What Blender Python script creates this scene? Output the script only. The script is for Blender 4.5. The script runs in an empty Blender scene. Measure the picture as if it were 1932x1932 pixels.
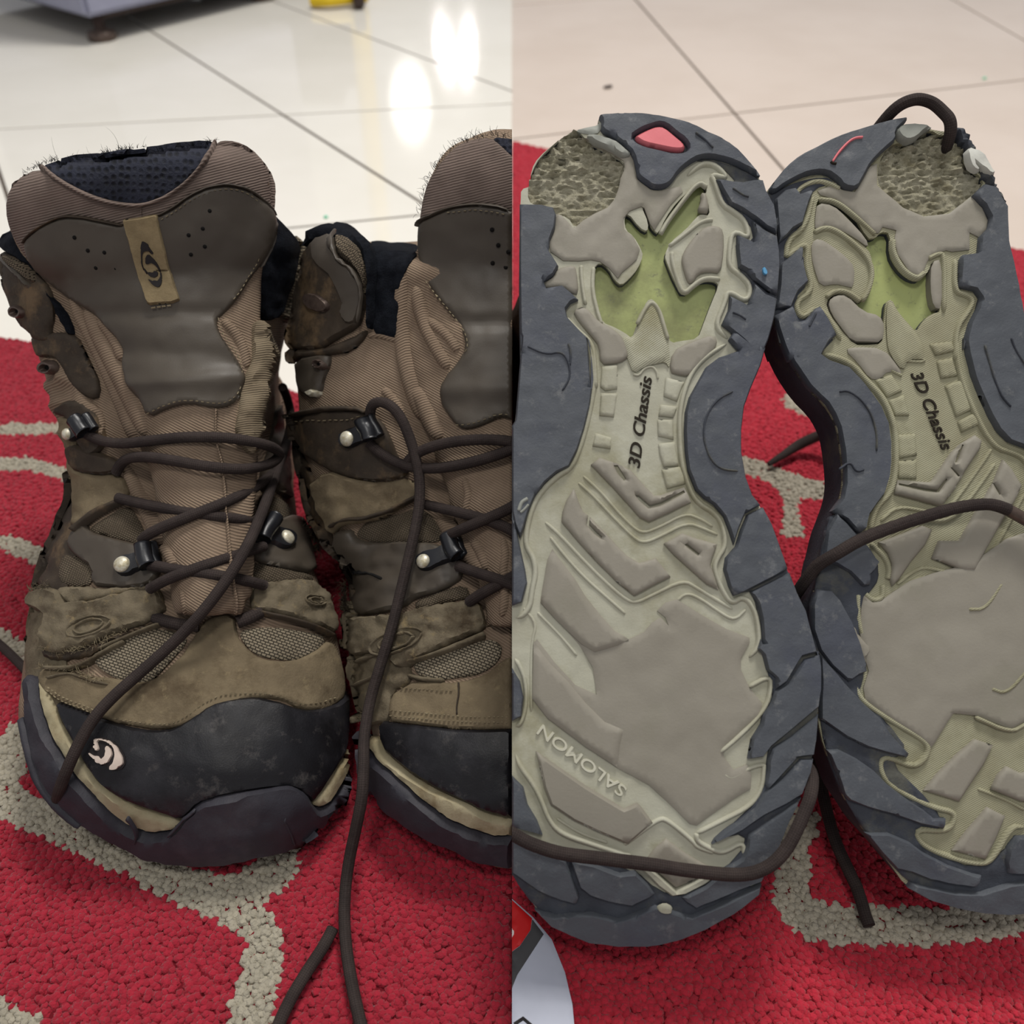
import bpy, bmesh, math, random
import numpy as np
from mathutils import Vector, Matrix, noise
from mathutils.bvhtree import BVHTree
from mathutils.geometry import delaunay_2d_cdt

sc = bpy.context.scene
COL = sc.collection
RNG = np.random.default_rng(7)
random.seed(7)

# ------------------------------------------------------------------ camera
FPX = 1700.0
PITCH = math.radians(42)
CAMH = 0.346
cam = bpy.data.cameras.new('camera')
camo = bpy.data.objects.new('camera', cam); COL.objects.link(camo)
camo.location = (0, 0, CAMH)
camo.rotation_euler = (math.radians(90) - PITCH, 0, 0)
cam.sensor_fit = 'HORIZONTAL'; cam.sensor_width = 36.0
cam.lens = 36.0 * FPX / 1932.0
cam.clip_start = 0.01
cam.dof.use_dof = True
cam.dof.focus_distance = 0.345
cam.dof.aperture_fstop = 11.0
sc.camera = camo

# ------------------------------------------------------------------ pixel rays
CP, SP = math.cos(PITCH), math.sin(PITCH)
CAM = Vector((0, 0, CAMH))
def ray(u, v):
    a = (u - 966) / FPX; b = (966 - v) / FPX
    return Vector((a, CP + b * SP, -SP + b * CP))
def atz(u, v, z):
    r = ray(u, v); return CAM + r * ((z - CAMH) / r.z)
def atd(u, v, d):
    return CAM + ray(u, v) * d
# ------------------------------------------------------------------ light
w = bpy.data.worlds.new('world'); sc.world = w; w.use_nodes = True
w.node_tree.nodes['Background'].inputs[0].default_value = (0.98, 0.97, 1.0, 1)
w.node_tree.nodes['Background'].inputs[1].default_value = 0.40

def area(name, loc, target, size, power, color):
    l = bpy.data.lights.new(name, 'AREA'); l.energy = power; l.color = color
    l.shape = 'DISK'; l.size = size
    o = bpy.data.objects.new(name, l); COL.objects.link(o)
    o.location = loc
    o.rotation_euler = (Vector(target) - Vector(loc)).to_track_quat('-Z', 'Y').to_euler()
    return o
area('ceiling_lamp', (0.32, 1.15, 2.05), (0, 0.25, 0), 0.55, 34, (1.0, 0.97, 0.92))
area('ceiling_lamp_near', (-0.12, -0.30, 1.9), (0, 0.25, 0), 0.30, 8, (1.0, 0.97, 0.92))
def mirror(u, v, dist):
    """where a lamp must hang for the shiny floor to show it at this place"""
    r = ray(u, v).normalized(); k = CAMH / -r.z; h = CAM + r * k; r.z = -r.z
    return h + r * dist
for u_, v_ in ((832, 82), (886, 88), (846, 108), (878, 112)):
    area('far_lamp', mirror(u_, v_, 8.5), (-.2, 1.2, 0), .07, 2.2, (1.0, .99, .95))
fw = area('far_glow_light', mirror(775, 195, 4.2), (-.3, 1.0, 0), .22, .6, (1.0, .98, .92)); fw.data.shape = 'ELLIPSE'; fw.data.size_y = .4  # unseen stand-in light, added for the broad soft glow on the left tiles
sc.view_settings.view_transform = 'Standard'
sc.view_settings.look = 'None'
sc.view_settings.exposure = 0.0
sc.view_settings.gamma = 1.0
sc.view_settings.use_curve_mapping = False

def topx(p):
    d = p[1] * CP - (p[2] - CAMH) * SP
    up = p[1] * SP + (p[2] - CAMH) * CP
    return 966 + FPX * p[0] / d, 966 - FPX * up / d, d

# zoom frames the tracings were read in: name -> (x0, y0, scale)
Z = {'z1': (966, 200, .2764), 'z2': (966, 640, .31056), 'z3': (966, 1140, .3623),
     'z4': (1430, 180, .2598), 'z5': (1432, 640, .2588), 'z6': (1432, 1100, .3313),
     'z7': (966, 0, .5), 'z8': (966, 1600, .5),
     'T1': (230, 400, .1035), 'BG': (160, 1370, .05694), 'L1': (0, 230, .3106), 'L2': (0, 700, .3416), 'L3': (30, 1140, .3468),
     'L4': (480, 230, .3105), 'L5': (520, 700, .2898), 'L6': (500, 1200, .3789),
     'L8': (0, 1400, .3623), 'P': (0, 0, 1.0)}
def px(s):
    """'z1 10,20 30,40 z2 5,6' -> list of photo pixels"""
    out = []; cur = Z['P']
    for t in s.split():
        if t in Z: cur = Z[t]; continue
        a, b = t.split(',')
        out.append((cur[0] + float(a) * cur[2], cur[1] + float(b) * cur[2]))
    return out

# ------------------------------------------------------------------ materials
def lin(c):
    return tuple(((x / 255) / 12.92 if x / 255 <= .04045 else ((x / 255 + .055) / 1.055) ** 2.4) for x in c) + (1,)
def mat(name, c1, c2=None, rough=.8, spec=.3, nscale=60, bump=.3, bscale=900, kind=None, uvs=1.0, c3=None, spots=None, coords='Object', bdist=.0006, metal=0, ang=0.0):
    m = bpy.data.materials.new(name); m.use_nodes = True
    nt = m.node_tree; N = nt.nodes; L = nt.links
    bs = N['Principled BSDF']
    bs.inputs['Roughness'].default_value = rough
    bs.inputs['Specular IOR Level'].default_value = spec
    bs.inputs['Metallic'].default_value = metal
    tc = N.new('ShaderNodeTexCoord')
    def noise_(scale, detail=4, rgh=.6):
        n = N.new('ShaderNodeTexNoise'); n.inputs['Scale'].default_value = scale
        n.inputs['Detail'].default_value = detail; n.inputs['Roughness'].default_value = rgh
        L.new(tc.outputs[coords], n.inputs['Vector']); return n
    def ramp(src, a, b):
        r = N.new('ShaderNodeMapRange'); r.inputs[1].default_value = a; r.inputs[2].default_value = b
        L.new(src, r.inputs[0]); return r.outputs[0]
    def mix(f, a, b):
        x = N.new('ShaderNodeMix'); x.data_type = 'RGBA'
        if isinstance(f, float): x.inputs[0].default_value = f
        else: L.new(f, x.inputs[0])
        for i, q in ((6, a), (7, b)):
            if isinstance(q, tuple): x.inputs[i].default_value = q
            else: L.new(q, x.inputs[i])
        return x.outputs[2]
    c2 = c2 or c1
    n1 = noise_(nscale)
    colr = mix(ramp(n1.outputs['Fac'], .35, .65), lin(c1), lin(c2))
    if c3:
        n3 = noise_(nscale * .45, 6, .7)
        colr = mix(ramp(n3.outputs['Fac'], .52, .66), colr, lin(c3))
    if spots:
        n4 = noise_(spots[1], 8, .75)
        colr = mix(ramp(n4.outputs['Fac'], .56, .70), colr, lin(spots[0]))
    nb = noise_(bscale, 5, .7)
    hgt = nb.outputs['Fac']
    if kind in ('twill', 'knit', 'spacer', 'braid', 'fine'):
        mp = N.new('ShaderNodeMapping'); L.new(tc.outputs['UV'], mp.inputs[0])
        mp.inputs['Scale'].default_value = (uvs, uvs, 1); mp.inputs['Rotation'].default_value = (0, 0, ang)
        if kind in ('twill', 'fine'):
            wv = N.new('ShaderNodeTexWave'); wv.inputs['Scale'].default_value = 1.0
            wv.inputs['Distortion'].default_value = .5; wv.inputs['Detail'].default_value = 1
            wv.bands_direction = 'Y'; L.new(mp.outputs[0], wv.inputs['Vector']); f = wv.outputs['Fac']
            k = .35 if kind == 'twill' else .12
        elif kind == 'knit':
            br = N.new('ShaderNodeTexBrick'); br.inputs['Scale'].default_value = 1.0
            br.inputs['Mortar Size'].default_value = .07; br.inputs['Mortar Smooth'].default_value = .5
            br.inputs['Brick Width'].default_value = .6; br.inputs['Row Height'].default_value = .34
            L.new(mp.outputs[0], br.inputs['Vector'])
            inv = N.new('ShaderNodeMath'); inv.operation = 'SUBTRACT'; inv.inputs[0].default_value = 1
            L.new(br.outputs['Fac'], inv.inputs[1]); f = inv.outputs[0]; k = .8
        elif kind == 'spacer':
            vo = N.new('ShaderNodeTexVoronoi'); vo.inputs['Scale'].default_value = 1.0
            vo.inputs['Randomness'].default_value = .35
            L.new(mp.outputs[0], vo.inputs['Vector']); f = ramp(vo.outputs['Distance'], .12, .45); k = .75
        else:
            ck = N.new('ShaderNodeTexChecker'); ck.inputs['Scale'].default_value = 1.0
            mp.inputs['Rotation'].default_value = (0, 0, math.radians(45)); L.new(mp.outputs[0], ck.inputs['Vector'])
            f = ck.outputs['Fac']; k = .3
        dk = N.new('ShaderNodeMix'); dk.data_type = 'RGBA'; dk.blend_type = 'MULTIPLY'
        dk.inputs[0].default_value = 1.0
        L.new(colr, dk.inputs[6])
        gr = N.new('ShaderNodeMapRange'); gr.inputs[3].default_value = 1 - k; gr.inputs[4].default_value = 1.0
        L.new(f, gr.inputs[0]); L.new(gr.outputs[0], dk.inputs[7]); colr = dk.outputs[2]
        ad = N.new('ShaderNodeMath'); ad.operation = 'MULTIPLY_ADD'; L.new(f, ad.inputs[0]); ad.inputs[1].default_value = 1.2
        L.new(hgt, ad.inputs[2]); hgt = ad.outputs[0]
    L.new(colr, bs.inputs['Base Color'])
    if bump:
        b = N.new('ShaderNodeBump'); b.inputs['Strength'].default_value = bump; b.inputs['Distance'].default_value = bdist
        L.new(hgt, b.inputs['Height']); L.new(b.outputs[0], bs.inputs['Normal'])
    return m

M = {}
M['tile_left'] = mat('cream_tile', (238, 234, 224), (232, 228, 217), rough=.075, spec=.5, nscale=6, bump=.0)
M['tile_right'] = mat('beige_tile', (218, 203, 190), (211, 195, 181), rough=.14, spec=.5, nscale=6, bump=.0)
M['grout'] = mat('grout', (84, 72, 62), (74, 63, 54), rough=.9)
M['rug_backing'] = mat('rug_backing', (110, 15, 28), (95, 12, 24), rough=1)
M['twill'] = mat('ribbed_cloth', (150, 130, 110), (134, 115, 97), rough=.85, spec=.2, nscale=70, kind='twill', uvs=6.5, ang=.45, bump=.5)
M['twill_dark'] = mat('ribbed_cloth_grey', (128, 112, 103), (112, 98, 90), rough=.85, spec=.2, nscale=60, kind='twill', uvs=6.5, ang=.25, bump=.5)
M['gusset'] = mat('pale_ribbed_cloth', (140, 126, 104), (124, 110, 90), rough=.85, spec=.2, nscale=60, kind='twill', uvs=7.5, ang=.1, bump=.5)
M['leather'] = mat('smooth_grey_leather', (76, 69, 60), (69, 62, 54), rough=.48, spec=.35, nscale=30, bump=.10, bscale=1500)
M['leather_dark'] = mat('brown_leather', (64, 54, 43), (50, 42, 34), rough=.7, spec=.3, nscale=90, bump=.35, c3=(100, 82, 60))
M['suede'] = mat('worn_suede', (122, 109, 87), (107, 95, 76), rough=.95, spec=.15, nscale=75, bump=.6, c3=(90, 78, 61), spots=((132, 118, 92), 160))
M['suede_grey'] = mat('worn_grey_suede', (116, 106, 88), (98, 89, 73), rough=.95, spec=.15, nscale=90, bump=.7, c3=(72, 62, 49), spots=((134, 118, 88), 200))
M['knit'] = mat('mesh_cloth', (146, 135, 116), (128, 117, 99), rough=.9, spec=.2, kind='knit', uvs=6.5, bump=.9, ang=-.35)
M['knit_fine'] = mat('fine_mesh_cloth', (112, 100, 84), (96, 85, 70), rough=.9, spec=.2, kind='knit', uvs=11, bump=.8, ang=.35)
M['spacer'] = mat('navy_spacer_mesh', (50, 53, 68), (42, 45, 58), rough=.85, spec=.3, kind='spacer', uvs=7.5, bump=1.0, bdist=.0015)
M['fleece'] = mat('navy_fleece', (32, 35, 42), (21, 23, 29), rough=1, spec=.1, nscale=300, bump=1.0, bscale=1500, bdist=.0012)
M['toe_rubber'] = mat('black_toe_rubber', (26, 26, 30), (20, 19, 22), rough=.40, spec=.32, nscale=55, bump=.3, bscale=1400, c3=(40, 39, 43), spots=((66, 63, 62), 120), bdist=.0004)
M['sole_rubber'] = mat('navy_sole_rubber', (50, 49, 56), (42, 41, 48), rough=.6, spec=.35, nscale=60, bump=.3, bscale=900, c3=(60, 57, 63))
M['cream_foam'] = mat('cream_foam', (168, 158, 130), (146, 136, 108), rough=.75, spec=.25, nscale=60, bump=.35, c3=(130, 114, 84))
M['lace'] = mat('brown_lace', (66, 57, 54), (55, 47, 45), rough=.85, spec=.2, kind='braid', uvs=2.2, bump=.8, nscale=120)
M['black_plastic'] = mat('black_plastic', (26, 28, 33), (20, 21, 26), rough=.35, spec=.5, bump=.1)
M['rivet'] = mat('brass_rivet', (220, 216, 200), (180, 170, 140), rough=.35, nscale=500, metal=.3, bump=.3)
M['steel'] = mat('worn_steel', (100, 86, 78), (72, 60, 54), rough=.4, metal=.4, nscale=200, bump=.2)
M['stitch'] = mat('tan_thread', (150, 138, 112), (125, 112, 88), rough=.9)
M['tab'] = mat('woven_tab', (138, 122, 92), (122, 107, 80), rough=.9, nscale=200, bump=.5)
M['logo_dark'] = mat('dark_print', (30, 25, 26), rough=.7, bump=0)
M['logo_light'] = mat('pale_print', (200, 184, 172), (180, 164, 152), rough=.6, bump=.1)
M['hole'] = mat('punched_hole', (14, 12, 11), rough=1, bump=0)
# soles seen from below
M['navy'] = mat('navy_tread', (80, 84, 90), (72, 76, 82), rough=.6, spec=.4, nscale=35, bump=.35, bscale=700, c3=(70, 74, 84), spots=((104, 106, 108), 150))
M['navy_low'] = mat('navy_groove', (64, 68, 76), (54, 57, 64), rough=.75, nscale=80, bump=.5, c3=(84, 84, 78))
M['taupe'] = mat('worn_taupe_rubber', (143, 138, 126), (134, 129, 117), rough=.6, spec=.35, nscale=28, bump=.15, bscale=900, c3=(132, 128, 114))
M['cream'] = mat('cream_outsole', (178, 177, 160), (164, 162, 144), rough=.65, spec=.3, nscale=40, bump=.25, bscale=1200, c3=(150, 147, 124))
M['cream_rib'] = mat('ribbed_cream_outsole', (178, 177, 156), (162, 160, 138), rough=.7, spec=.25, nscale=50, kind='fine', uvs=9, ang=.6, bump=.4, c3=(150, 146, 116))
M['olive'] = mat('cream_outsole_dusty', (160, 158, 132), (146, 142, 116), rough=.7, nscale=40, bump=.3, bscale=1200, kind='fine', uvs=9, ang=.5, c3=(128, 124, 98))
M['green'] = mat('green_shank', (158, 166, 104), (150, 158, 104), rough=.5, spec=.4, nscale=40, bump=.15, c3=(128, 132, 84), spots=((112, 114, 84), 260))
M['red'] = mat('pink_red_insert', (226, 122, 128), (216, 112, 118), rough=.5, spec=.4, bump=.1)
M['crater'] = mat('crumbling_foam', (184, 179, 158), (168, 163, 140), rough=1, spec=.1, nscale=160, bump=1.0, bscale=900, bdist=.0015, c3=(138, 132, 108))
M['flap'] = mat('pale_flap', (150, 152, 144), (136, 138, 130), rough=.6, bump=.2)
M['white_flap'] = mat('white_flap', (206, 206, 198), (188, 188, 178), rough=.6, bump=.2)
M['pale_letters'] = mat('pale_letters', (196, 194, 176), (184, 182, 162), rough=.7, bump=0)
M['emboss'] = mat('embossed_letters', (40, 34, 26), rough=.9, bump=0)
M['upper_dark'] = mat('dark_boot_upper', (70, 52, 42), (50, 38, 32), rough=.9, nscale=120, bump=.8, bscale=500)
M['paper'] = mat('grey_blue_paper', (172, 176, 190), (166, 170, 184), rough=.5, bump=0)
M['paper_red'] = mat('red_print', (190, 24, 26), rough=.5, bump=0)
M['paper_dark'] = mat('dark_print_band', (66, 66, 68), rough=.5, bump=0)
M['paper_white'] = mat('white_print', (225, 215, 212), rough=.5, bump=0)
M['cabinet'] = mat('blue_grey_enamel', (150, 152, 172), (144, 146, 166), rough=.35, bump=0)
M['dark_metal'] = mat('dark_metal', (60, 48, 44), rough=.5, bump=0)
M['yellow'] = mat('yellow_paint', (222, 190, 40), (210, 178, 30), rough=.4, bump=0)

# ------------------------------------------------------------------ object helpers
def link(name, me, m, parent=None, label=None, kind=None, smooth=True):
    o = bpy.data.objects.new(name, me); COL.objects.link(o)
    if m is not None and len(me.materials) == 0: me.materials.append(m)
    if smooth: me.polygons.foreach_set('use_smooth', [True] * len(me.polygons))
    if parent is not None:
        o.parent = parent
        o.matrix_parent_inverse = Matrix.Translation(-pw(parent))
    if label: o['label'] = label
    if kind: o['kind'] = kind
    return o
def pw(o):
    p = Vector(o.location)
    return p if o.parent is None else Vector((0, 0, 0))
def thing(name, loc, label, cat, group=None):
    o = bpy.data.objects.new(name, None); COL.objects.link(o); o.location = loc
    o.empty_display_size = .02
    o['label'] = label; o['category'] = cat
    if group: o['group'] = group
    return o
def cut_bm(bm, side):
    """both photographed places end at the plane x = 0; side -1 keeps x < 0"""
    xs = [v.co.x for v in bm.verts]
    if not xs: return
    if (side < 0 and max(xs) <= 1e-6) or (side > 0 and min(xs) >= -1e-6): return
    g = bm.verts[:] + bm.edges[:] + bm.faces[:]
    r = bmesh.ops.bisect_plane(bm, geom=g, plane_co=(0, 0, 0), plane_no=(-side, 0, 0), clear_outer=True)
    ed = [e for e in r['geom_cut'] if isinstance(e, bmesh.types.BMEdge) and e.is_valid]
    if ed:
        try: bmesh.ops.triangle_fill(bm, edges=ed, use_beauty=True, use_dissolve=False)
        except Exception: pass
def mesh_from(name, verts, faces, side=None, uv=None):
    me = bpy.data.meshes.new(name)
    me.from_pydata([tuple(v) for v in verts], [], faces)
    if uv is not None:
        lay = me.uv_layers.new(name='UVMap')
        idx = np.empty(len(me.loops), np.int32); me.loops.foreach_get('vertex_index', idx)
        lay.data.foreach_set('uv', np.asarray(uv, np.float32)[idx].ravel())
    if side:
        bm = bmesh.new(); bm.from_mesh(me); cut_bm(bm, side); bm.to_mesh(me); bm.free()
    me.update()
    return me

# ------------------------------------------------------------------ mappers pixel -> surface
class Surf:
    def __init__(self, verts, polys):
        self.t = BVHTree.FromPolygons([tuple(v) for v in verts], polys)
        self.dl = .34
    def __call__(self, u, v):
        d = ray(u, v).normalized()
        h = self.t.ray_cast(CAM, d)
        if h[0] is not None:
            n = h[1]
            if n.dot(d) > 0: n = -n
            return h[0], n
        best = None
        r = ray(u, v)
        for k in range(14):
            p = CAM + r * (.27 + .012 * k)
            q = self.t.find_nearest(p)
            if q[0] is not None and (best is None or q[3] < best[0]): best = (q[3], q[0], q[1], p)
        n = best[2]
        if n.dot(d) > 0: n = -n
        return best[1].lerp(best[3], min(1, .003 / max(best[0], 1e-6))), n
class Plane:
    """gently rockered plane facing the viewer: toe and heel curl away"""
    def __init__(self, p1, p2, back=0, s0=.05, k=3.0, s1=.27, k1=1.0):
        self.y = (Vector(p2) - Vector(p1)).normalized()
        self.n = Vector((1, 0, 0)).cross(self.y).normalized()
        if self.n.z < 0: self.n = -self.n
        self.o = Vector(p1) - self.n * back
        self.a = (s0, k, s1, k1)
    def drop(self, s):
        s0, k, s1, k1 = self.a
        return (k * (s0 - s) ** 2 if s < s0 else 0) + (k1 * (s - s1) ** 2 if s > s1 else 0)
    def __call__(self, u, v):
        r = ray(u, v); dr = 0
        for _ in range(4):
            t = (self.o - self.n * dr - CAM).dot(self.n) / r.dot(self.n)
            p = CAM + r * t
            s = (p - self.o).dot(self.y); dr = self.drop(s)
        s0, k, s1, k1 = self.a
        sl = (-2 * k * (s0 - s) if s < s0 else 0) + (2 * k1 * (s - s1) if s > s1 else 0)
        n = (self.n + self.y * sl).normalized()
        return p, n
class Zp:
    def __init__(self, z): self.z = z
    def __call__(self, u, v): return atz(u, v, self.z), Vector((0, 0, 1))

# ------------------------------------------------------------------ panels
def inpoly(P, poly):
    x, y = P[:, 0], P[:, 1]; c = np.zeros(len(P), bool); n = len(poly)
    for i in range(n):
        x1, y1 = poly[i]; x2, y2 = poly[(i + 1) % n]
        if y1 == y2: continue
        m = ((y1 > y) != (y2 > y)) & (x < (x2 - x1) * (y - y1) / (y2 - y1) + x1)
        c ^= m
    return c
def distb(P, poly):
    d = np.full(len(P), 1e9); n = len(poly)
    for i in range(n):
        a = poly[i]; b = poly[(i + 1) % n]; ab = b - a; L2 = (ab ** 2).sum()
        if L2 < 1e-9: continue
        t = np.clip(((P - a) @ ab) / L2, 0, 1)
        d = np.minimum(d, np.hypot(*(P - a - t[:, None] * ab).T))
    return d
def chaikin(p, it=1, closed=True):
    for _ in range(it):
        q = []
        n = len(p)
        for i in range(n if closed else n - 1):
            a = np.array(p[i]); b = np.array(p[(i + 1) % n])
            q += [tuple(a * .75 + b * .25), tuple(a * .25 + b * .75)]
        if not closed: q = [tuple(p[0])] + q + [tuple(p[-1])]
        p = q
    return p
def clip966(p, side):
    out = []
    n = len(p)
    ins = (lambda q: q[0] <= 966) if side < 0 else (lambda q: q[0] >= 966)
    for i in range(n):
        a, b = p[i], p[(i + 1) % n]
        if ins(a): out.append(a)
        if ins(a) != ins(b):
            t = (966 - a[0]) / (b[0] - a[0]); out.append((966.0, a[1] + t * (b[1] - a[1])))
    return out
def resample(p, step):
    out = []
    n = len(p)
    for i in range(n):
        a = np.array(p[i], float); b = np.array(p[(i + 1) % n], float); L = np.hypot(*(b - a))
        if L < .5: continue
        k = max(1, int(round(L / step)))
        for j in range(k): out.append(tuple(a + (b - a) * j / k))
    # drop near duplicates
    q = []
    for t in out:
        if not q or math.hypot(t[0] - q[-1][0], t[1] - q[-1][1]) > .4: q.append(t)
    if len(q) > 1 and math.hypot(q[0][0] - q[-1][0], q[0][1] - q[-1][1]) < .4: q.pop()
    return q
PANELS = []
def panel(name, s, surf, m, parent, h0=-.001, h1=.0012, holes=(), step=9, edge=4.0, cs=1, side=0,
          wob=0, wscale=25, jag=0, bulge=0, label=None, kind=None, hfun=None, uvr=0.0, keep=None):
    poly = px(s) if isinstance(s, str) else list(s)
    if cs: poly = chaikin(poly, cs)
    if side: poly = clip966(poly, side)
    poly = resample(poly, step)
    if len(poly) < 3: return None
    if jag:
        poly = [(a + (RNG.random() - .5) * jag, b + (RNG.random() - .5) * jag) if a not in (966.0,) else (a, b) for a, b in poly]
    hp = []
    for h in holes:
        h = px(h) if isinstance(h, str) else list(h)
        h = chaikin(h, 1) if cs else h
        if side: h = clip966(h, side)
        h = resample(h, step)
        if jag and len(h) > 3: h = [(a + (RNG.random() - .5) * jag, b + (RNG.random() - .5) * jag) for a, b in h]
        if len(h) >= 3: hp.append(h)
    loops = [np.array(poly)] + [np.array(h) for h in hp]
    P = np.array(poly)
    x0, y0 = P.min(0); x1, y1 = P.max(0)
    gx, gy = np.meshgrid(np.arange(x0, x1, step), np.arange(y0, y1, step * .866))
    gx = gx + (np.arange(gx.shape[0]) % 2)[:, None] * step * .5
    G = np.c_[gx.ravel(), gy.ravel()]
    if len(G):
        G = G[inpoly(G, P)]
    for h in loops[1:]:
        if len(G): G = G[~inpoly(G, h)]
    if len(G):
        D = np.min([distb(G, l) for l in loops], axis=0)
        G = G[D > edge + step * .35]
    # inset ring for a rounded edge
    I = []
    for l in loops:
        a = np.roll(l, 1, 0); b = np.roll(l, -1, 0); t = b - a; t /= np.maximum(np.hypot(*t.T)[:, None], 1e-6)
        nrm = np.c_[-t[:, 1], t[:, 0]]
        for sg in (1, -1): I.append(l + nrm * edge * sg)
    I = np.concatenate(I)
    I = I[inpoly(I, P)]
    for h in loops[1:]:
        if len(I): I = I[~inpoly(I, h)]
    if len(I):
        D = np.min([distb(I, l) for l in loops], axis=0); I = I[D > edge * .8]
    pts = np.concatenate(loops + [I, G]) if len(I) or len(G) else np.concatenate(loops)
    edges = []; st = 0
    for l in loops:
        n = len(l); edges += [(st + i, st + (i + 1) % n) for i in range(n)]; st += n
    vs, es, fs, ov, oe, of = delaunay_2d_cdt([Vector(p) for p in pts], edges, [], 0, 1e-4)
    V = np.array([tuple(v) for v in vs])
    T = [tuple(f) for f in fs]
    C = np.array([V[list(f)].mean(0) for f in T])
    ok = inpoly(C, P)
    for h in loops[1:]: ok &= ~inpoly(C, h)
    T = [t for t, k in zip(T, ok) if k]
    if not T: return None
    D = np.min([distb(V, l) for l in loops], axis=0)
    pr = np.clip(D / edge, 0, 1); pr = np.sqrt(1 - (1 - pr) ** 2)
    hh = h1 * (.55 + .45 * pr) if h1 > 0 else h1 + 0 * pr
    if bulge:
        mx = max(D.max(), 1); hh = hh + bulge * (1 - (1 - np.clip(D / (mx * .8), 0, 1)) ** 2)
    top = []; nr = []
    used = sorted({i for t in T for i in t}); remap = {}
    for i in used:
        p, n = surf(V[i][0], V[i][1])
        h = hh[i]
        if wob: h += wob * noise.fractal(Vector((V[i][0] / wscale, V[i][1] / wscale, 3.1)), 1.0, 2, 2)
        if hfun: h += hfun(V[i][0], V[i][1])
        remap[i] = len(top); q = p + n * h
        if side < 0 and V[i][0] > 965.9: q.x = 0
        if side > 0 and V[i][0] < 966.1: q.x = 0
        top.append(q); nr.append((p, n))
    T = [tuple(remap[i] for i in t) for t in T]
    # orient toward viewer, then add side walls along border edges
    F = []
    for t in T:
        a, b, c = (top[i] for i in t[:3])
        F.append(t if (b - a).cross(c - a).dot(CAM - a) > 0 else tuple(reversed(t)))
    cnt = {}
    for t in F:
        for i in range(len(t)):
            a, b = t[i], t[(i + 1) % len(t)]
            cnt[(a, b)] = cnt.get((a, b), 0) + 1
    low = {}; W = []
    verts = list(top)
    uv = [(V[i][0] / 100, V[i][1] / 100) for i in used]
    for (a, b) in cnt:
        if (b, a) in cnt: continue
        for q in (a, b):
            if q not in low:
                low[q] = len(verts); p, n = nr[q]; z = p + n * h0
                if side and abs(top[q].x) < 1e-7: z.x = 0
                verts.append(z); uv.append(uv[q])
        W.append((b, a, low[a], low[b]))
    me = mesh_from(name, verts, F + W, uv=uv)
    o = link(name, me, m, parent, label, kind)
    me.set_sharp_from_angle(angle=math.radians(50))
    if keep is not None: keep.append((verts, F))
    return o

def strip(name, s, surf, m, parent, w=3, h=.0008, base=0, cs=2, side=0, label=None):
    """a rounded moulded ridge or welt laid along a line on a surface"""
    p = px(s) if isinstance(s, str) else list(s)
    p = chaikin(p, cs, False) if cs else p
    if side > 0: p = [q for q in p if q[0] >= 966 + w]
    if side < 0: p = [q for q in p if q[0] <= 966 - w]
    if len(p) < 2: return None
    P = np.array(p); verts = []; F = []; UV = []
    for i in range(len(P)):
        t = P[min(i + 1, len(P) - 1)] - P[max(i - 1, 0)]; t = t / max(np.hypot(*t), 1e-6); nn = np.array([-t[1], t[0]])
        e_ = min(i, len(P) - 1 - i) / max(1, (len(P) - 1) * (.3 if name == 'cloth_fold' else .08)); tp = math.sin(min(1, .15 + e_) * math.pi / 2)
        for k, (a, hh) in enumerate(((-1, -.2), (-.6, .75), (0, 1), (.6, .75), (1, -.2))):
            q = P[i] + nn * a * w * tp; pt, n = surf(q[0], q[1]); verts.append(pt + n * (base + hh * h * tp)); UV.append((q[0] / 100, q[1] / 100))
    for i in range(len(P) - 1):
        for k in range(4): F.append((i * 5 + k, i * 5 + k + 1, i * 5 + k + 6, i * 5 + k + 5))
    return link(name, mesh_from(name, verts, F, uv=UV), m, parent, label)

def text_on(name, txt, a, b, surf, m, parent, h=.0006, base=0, hgt=1.0, label=None, shear=.25):
    cu = bpy.data.curves.new(name, 'FONT'); cu.body = txt; cu.extrude = .5; cu.shear = shear; cu.offset = .01
    cu.resolution_u = 4
    o = bpy.data.objects.new(name, cu); COL.objects.link(o)
    dg = bpy.context.evaluated_depsgraph_get()
    me = bpy.data.meshes.new_from_object(o.evaluated_get(dg)); bpy.data.objects.remove(o); bpy.data.curves.remove(cu)
    xs = [v.co.x for v in me.vertices]; L0 = max(xs)
    a = np.array(a, float); b = np.array(b, float); L = np.hypot(*(b - a)); d = (b - a) / L; up = np.array([d[1], -d[0]]); k = L / L0
    for v in me.vertices:
        q = a + d * v.co.x * k + up * v.co.y * k * hgt
        p, n = surf(q[0], q[1]); v.co = p + n * (base + h * (v.co.z + .5) - .0003)
    me.materials.clear()
    return link(name, me, m, parent, label, smooth=False)

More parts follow.
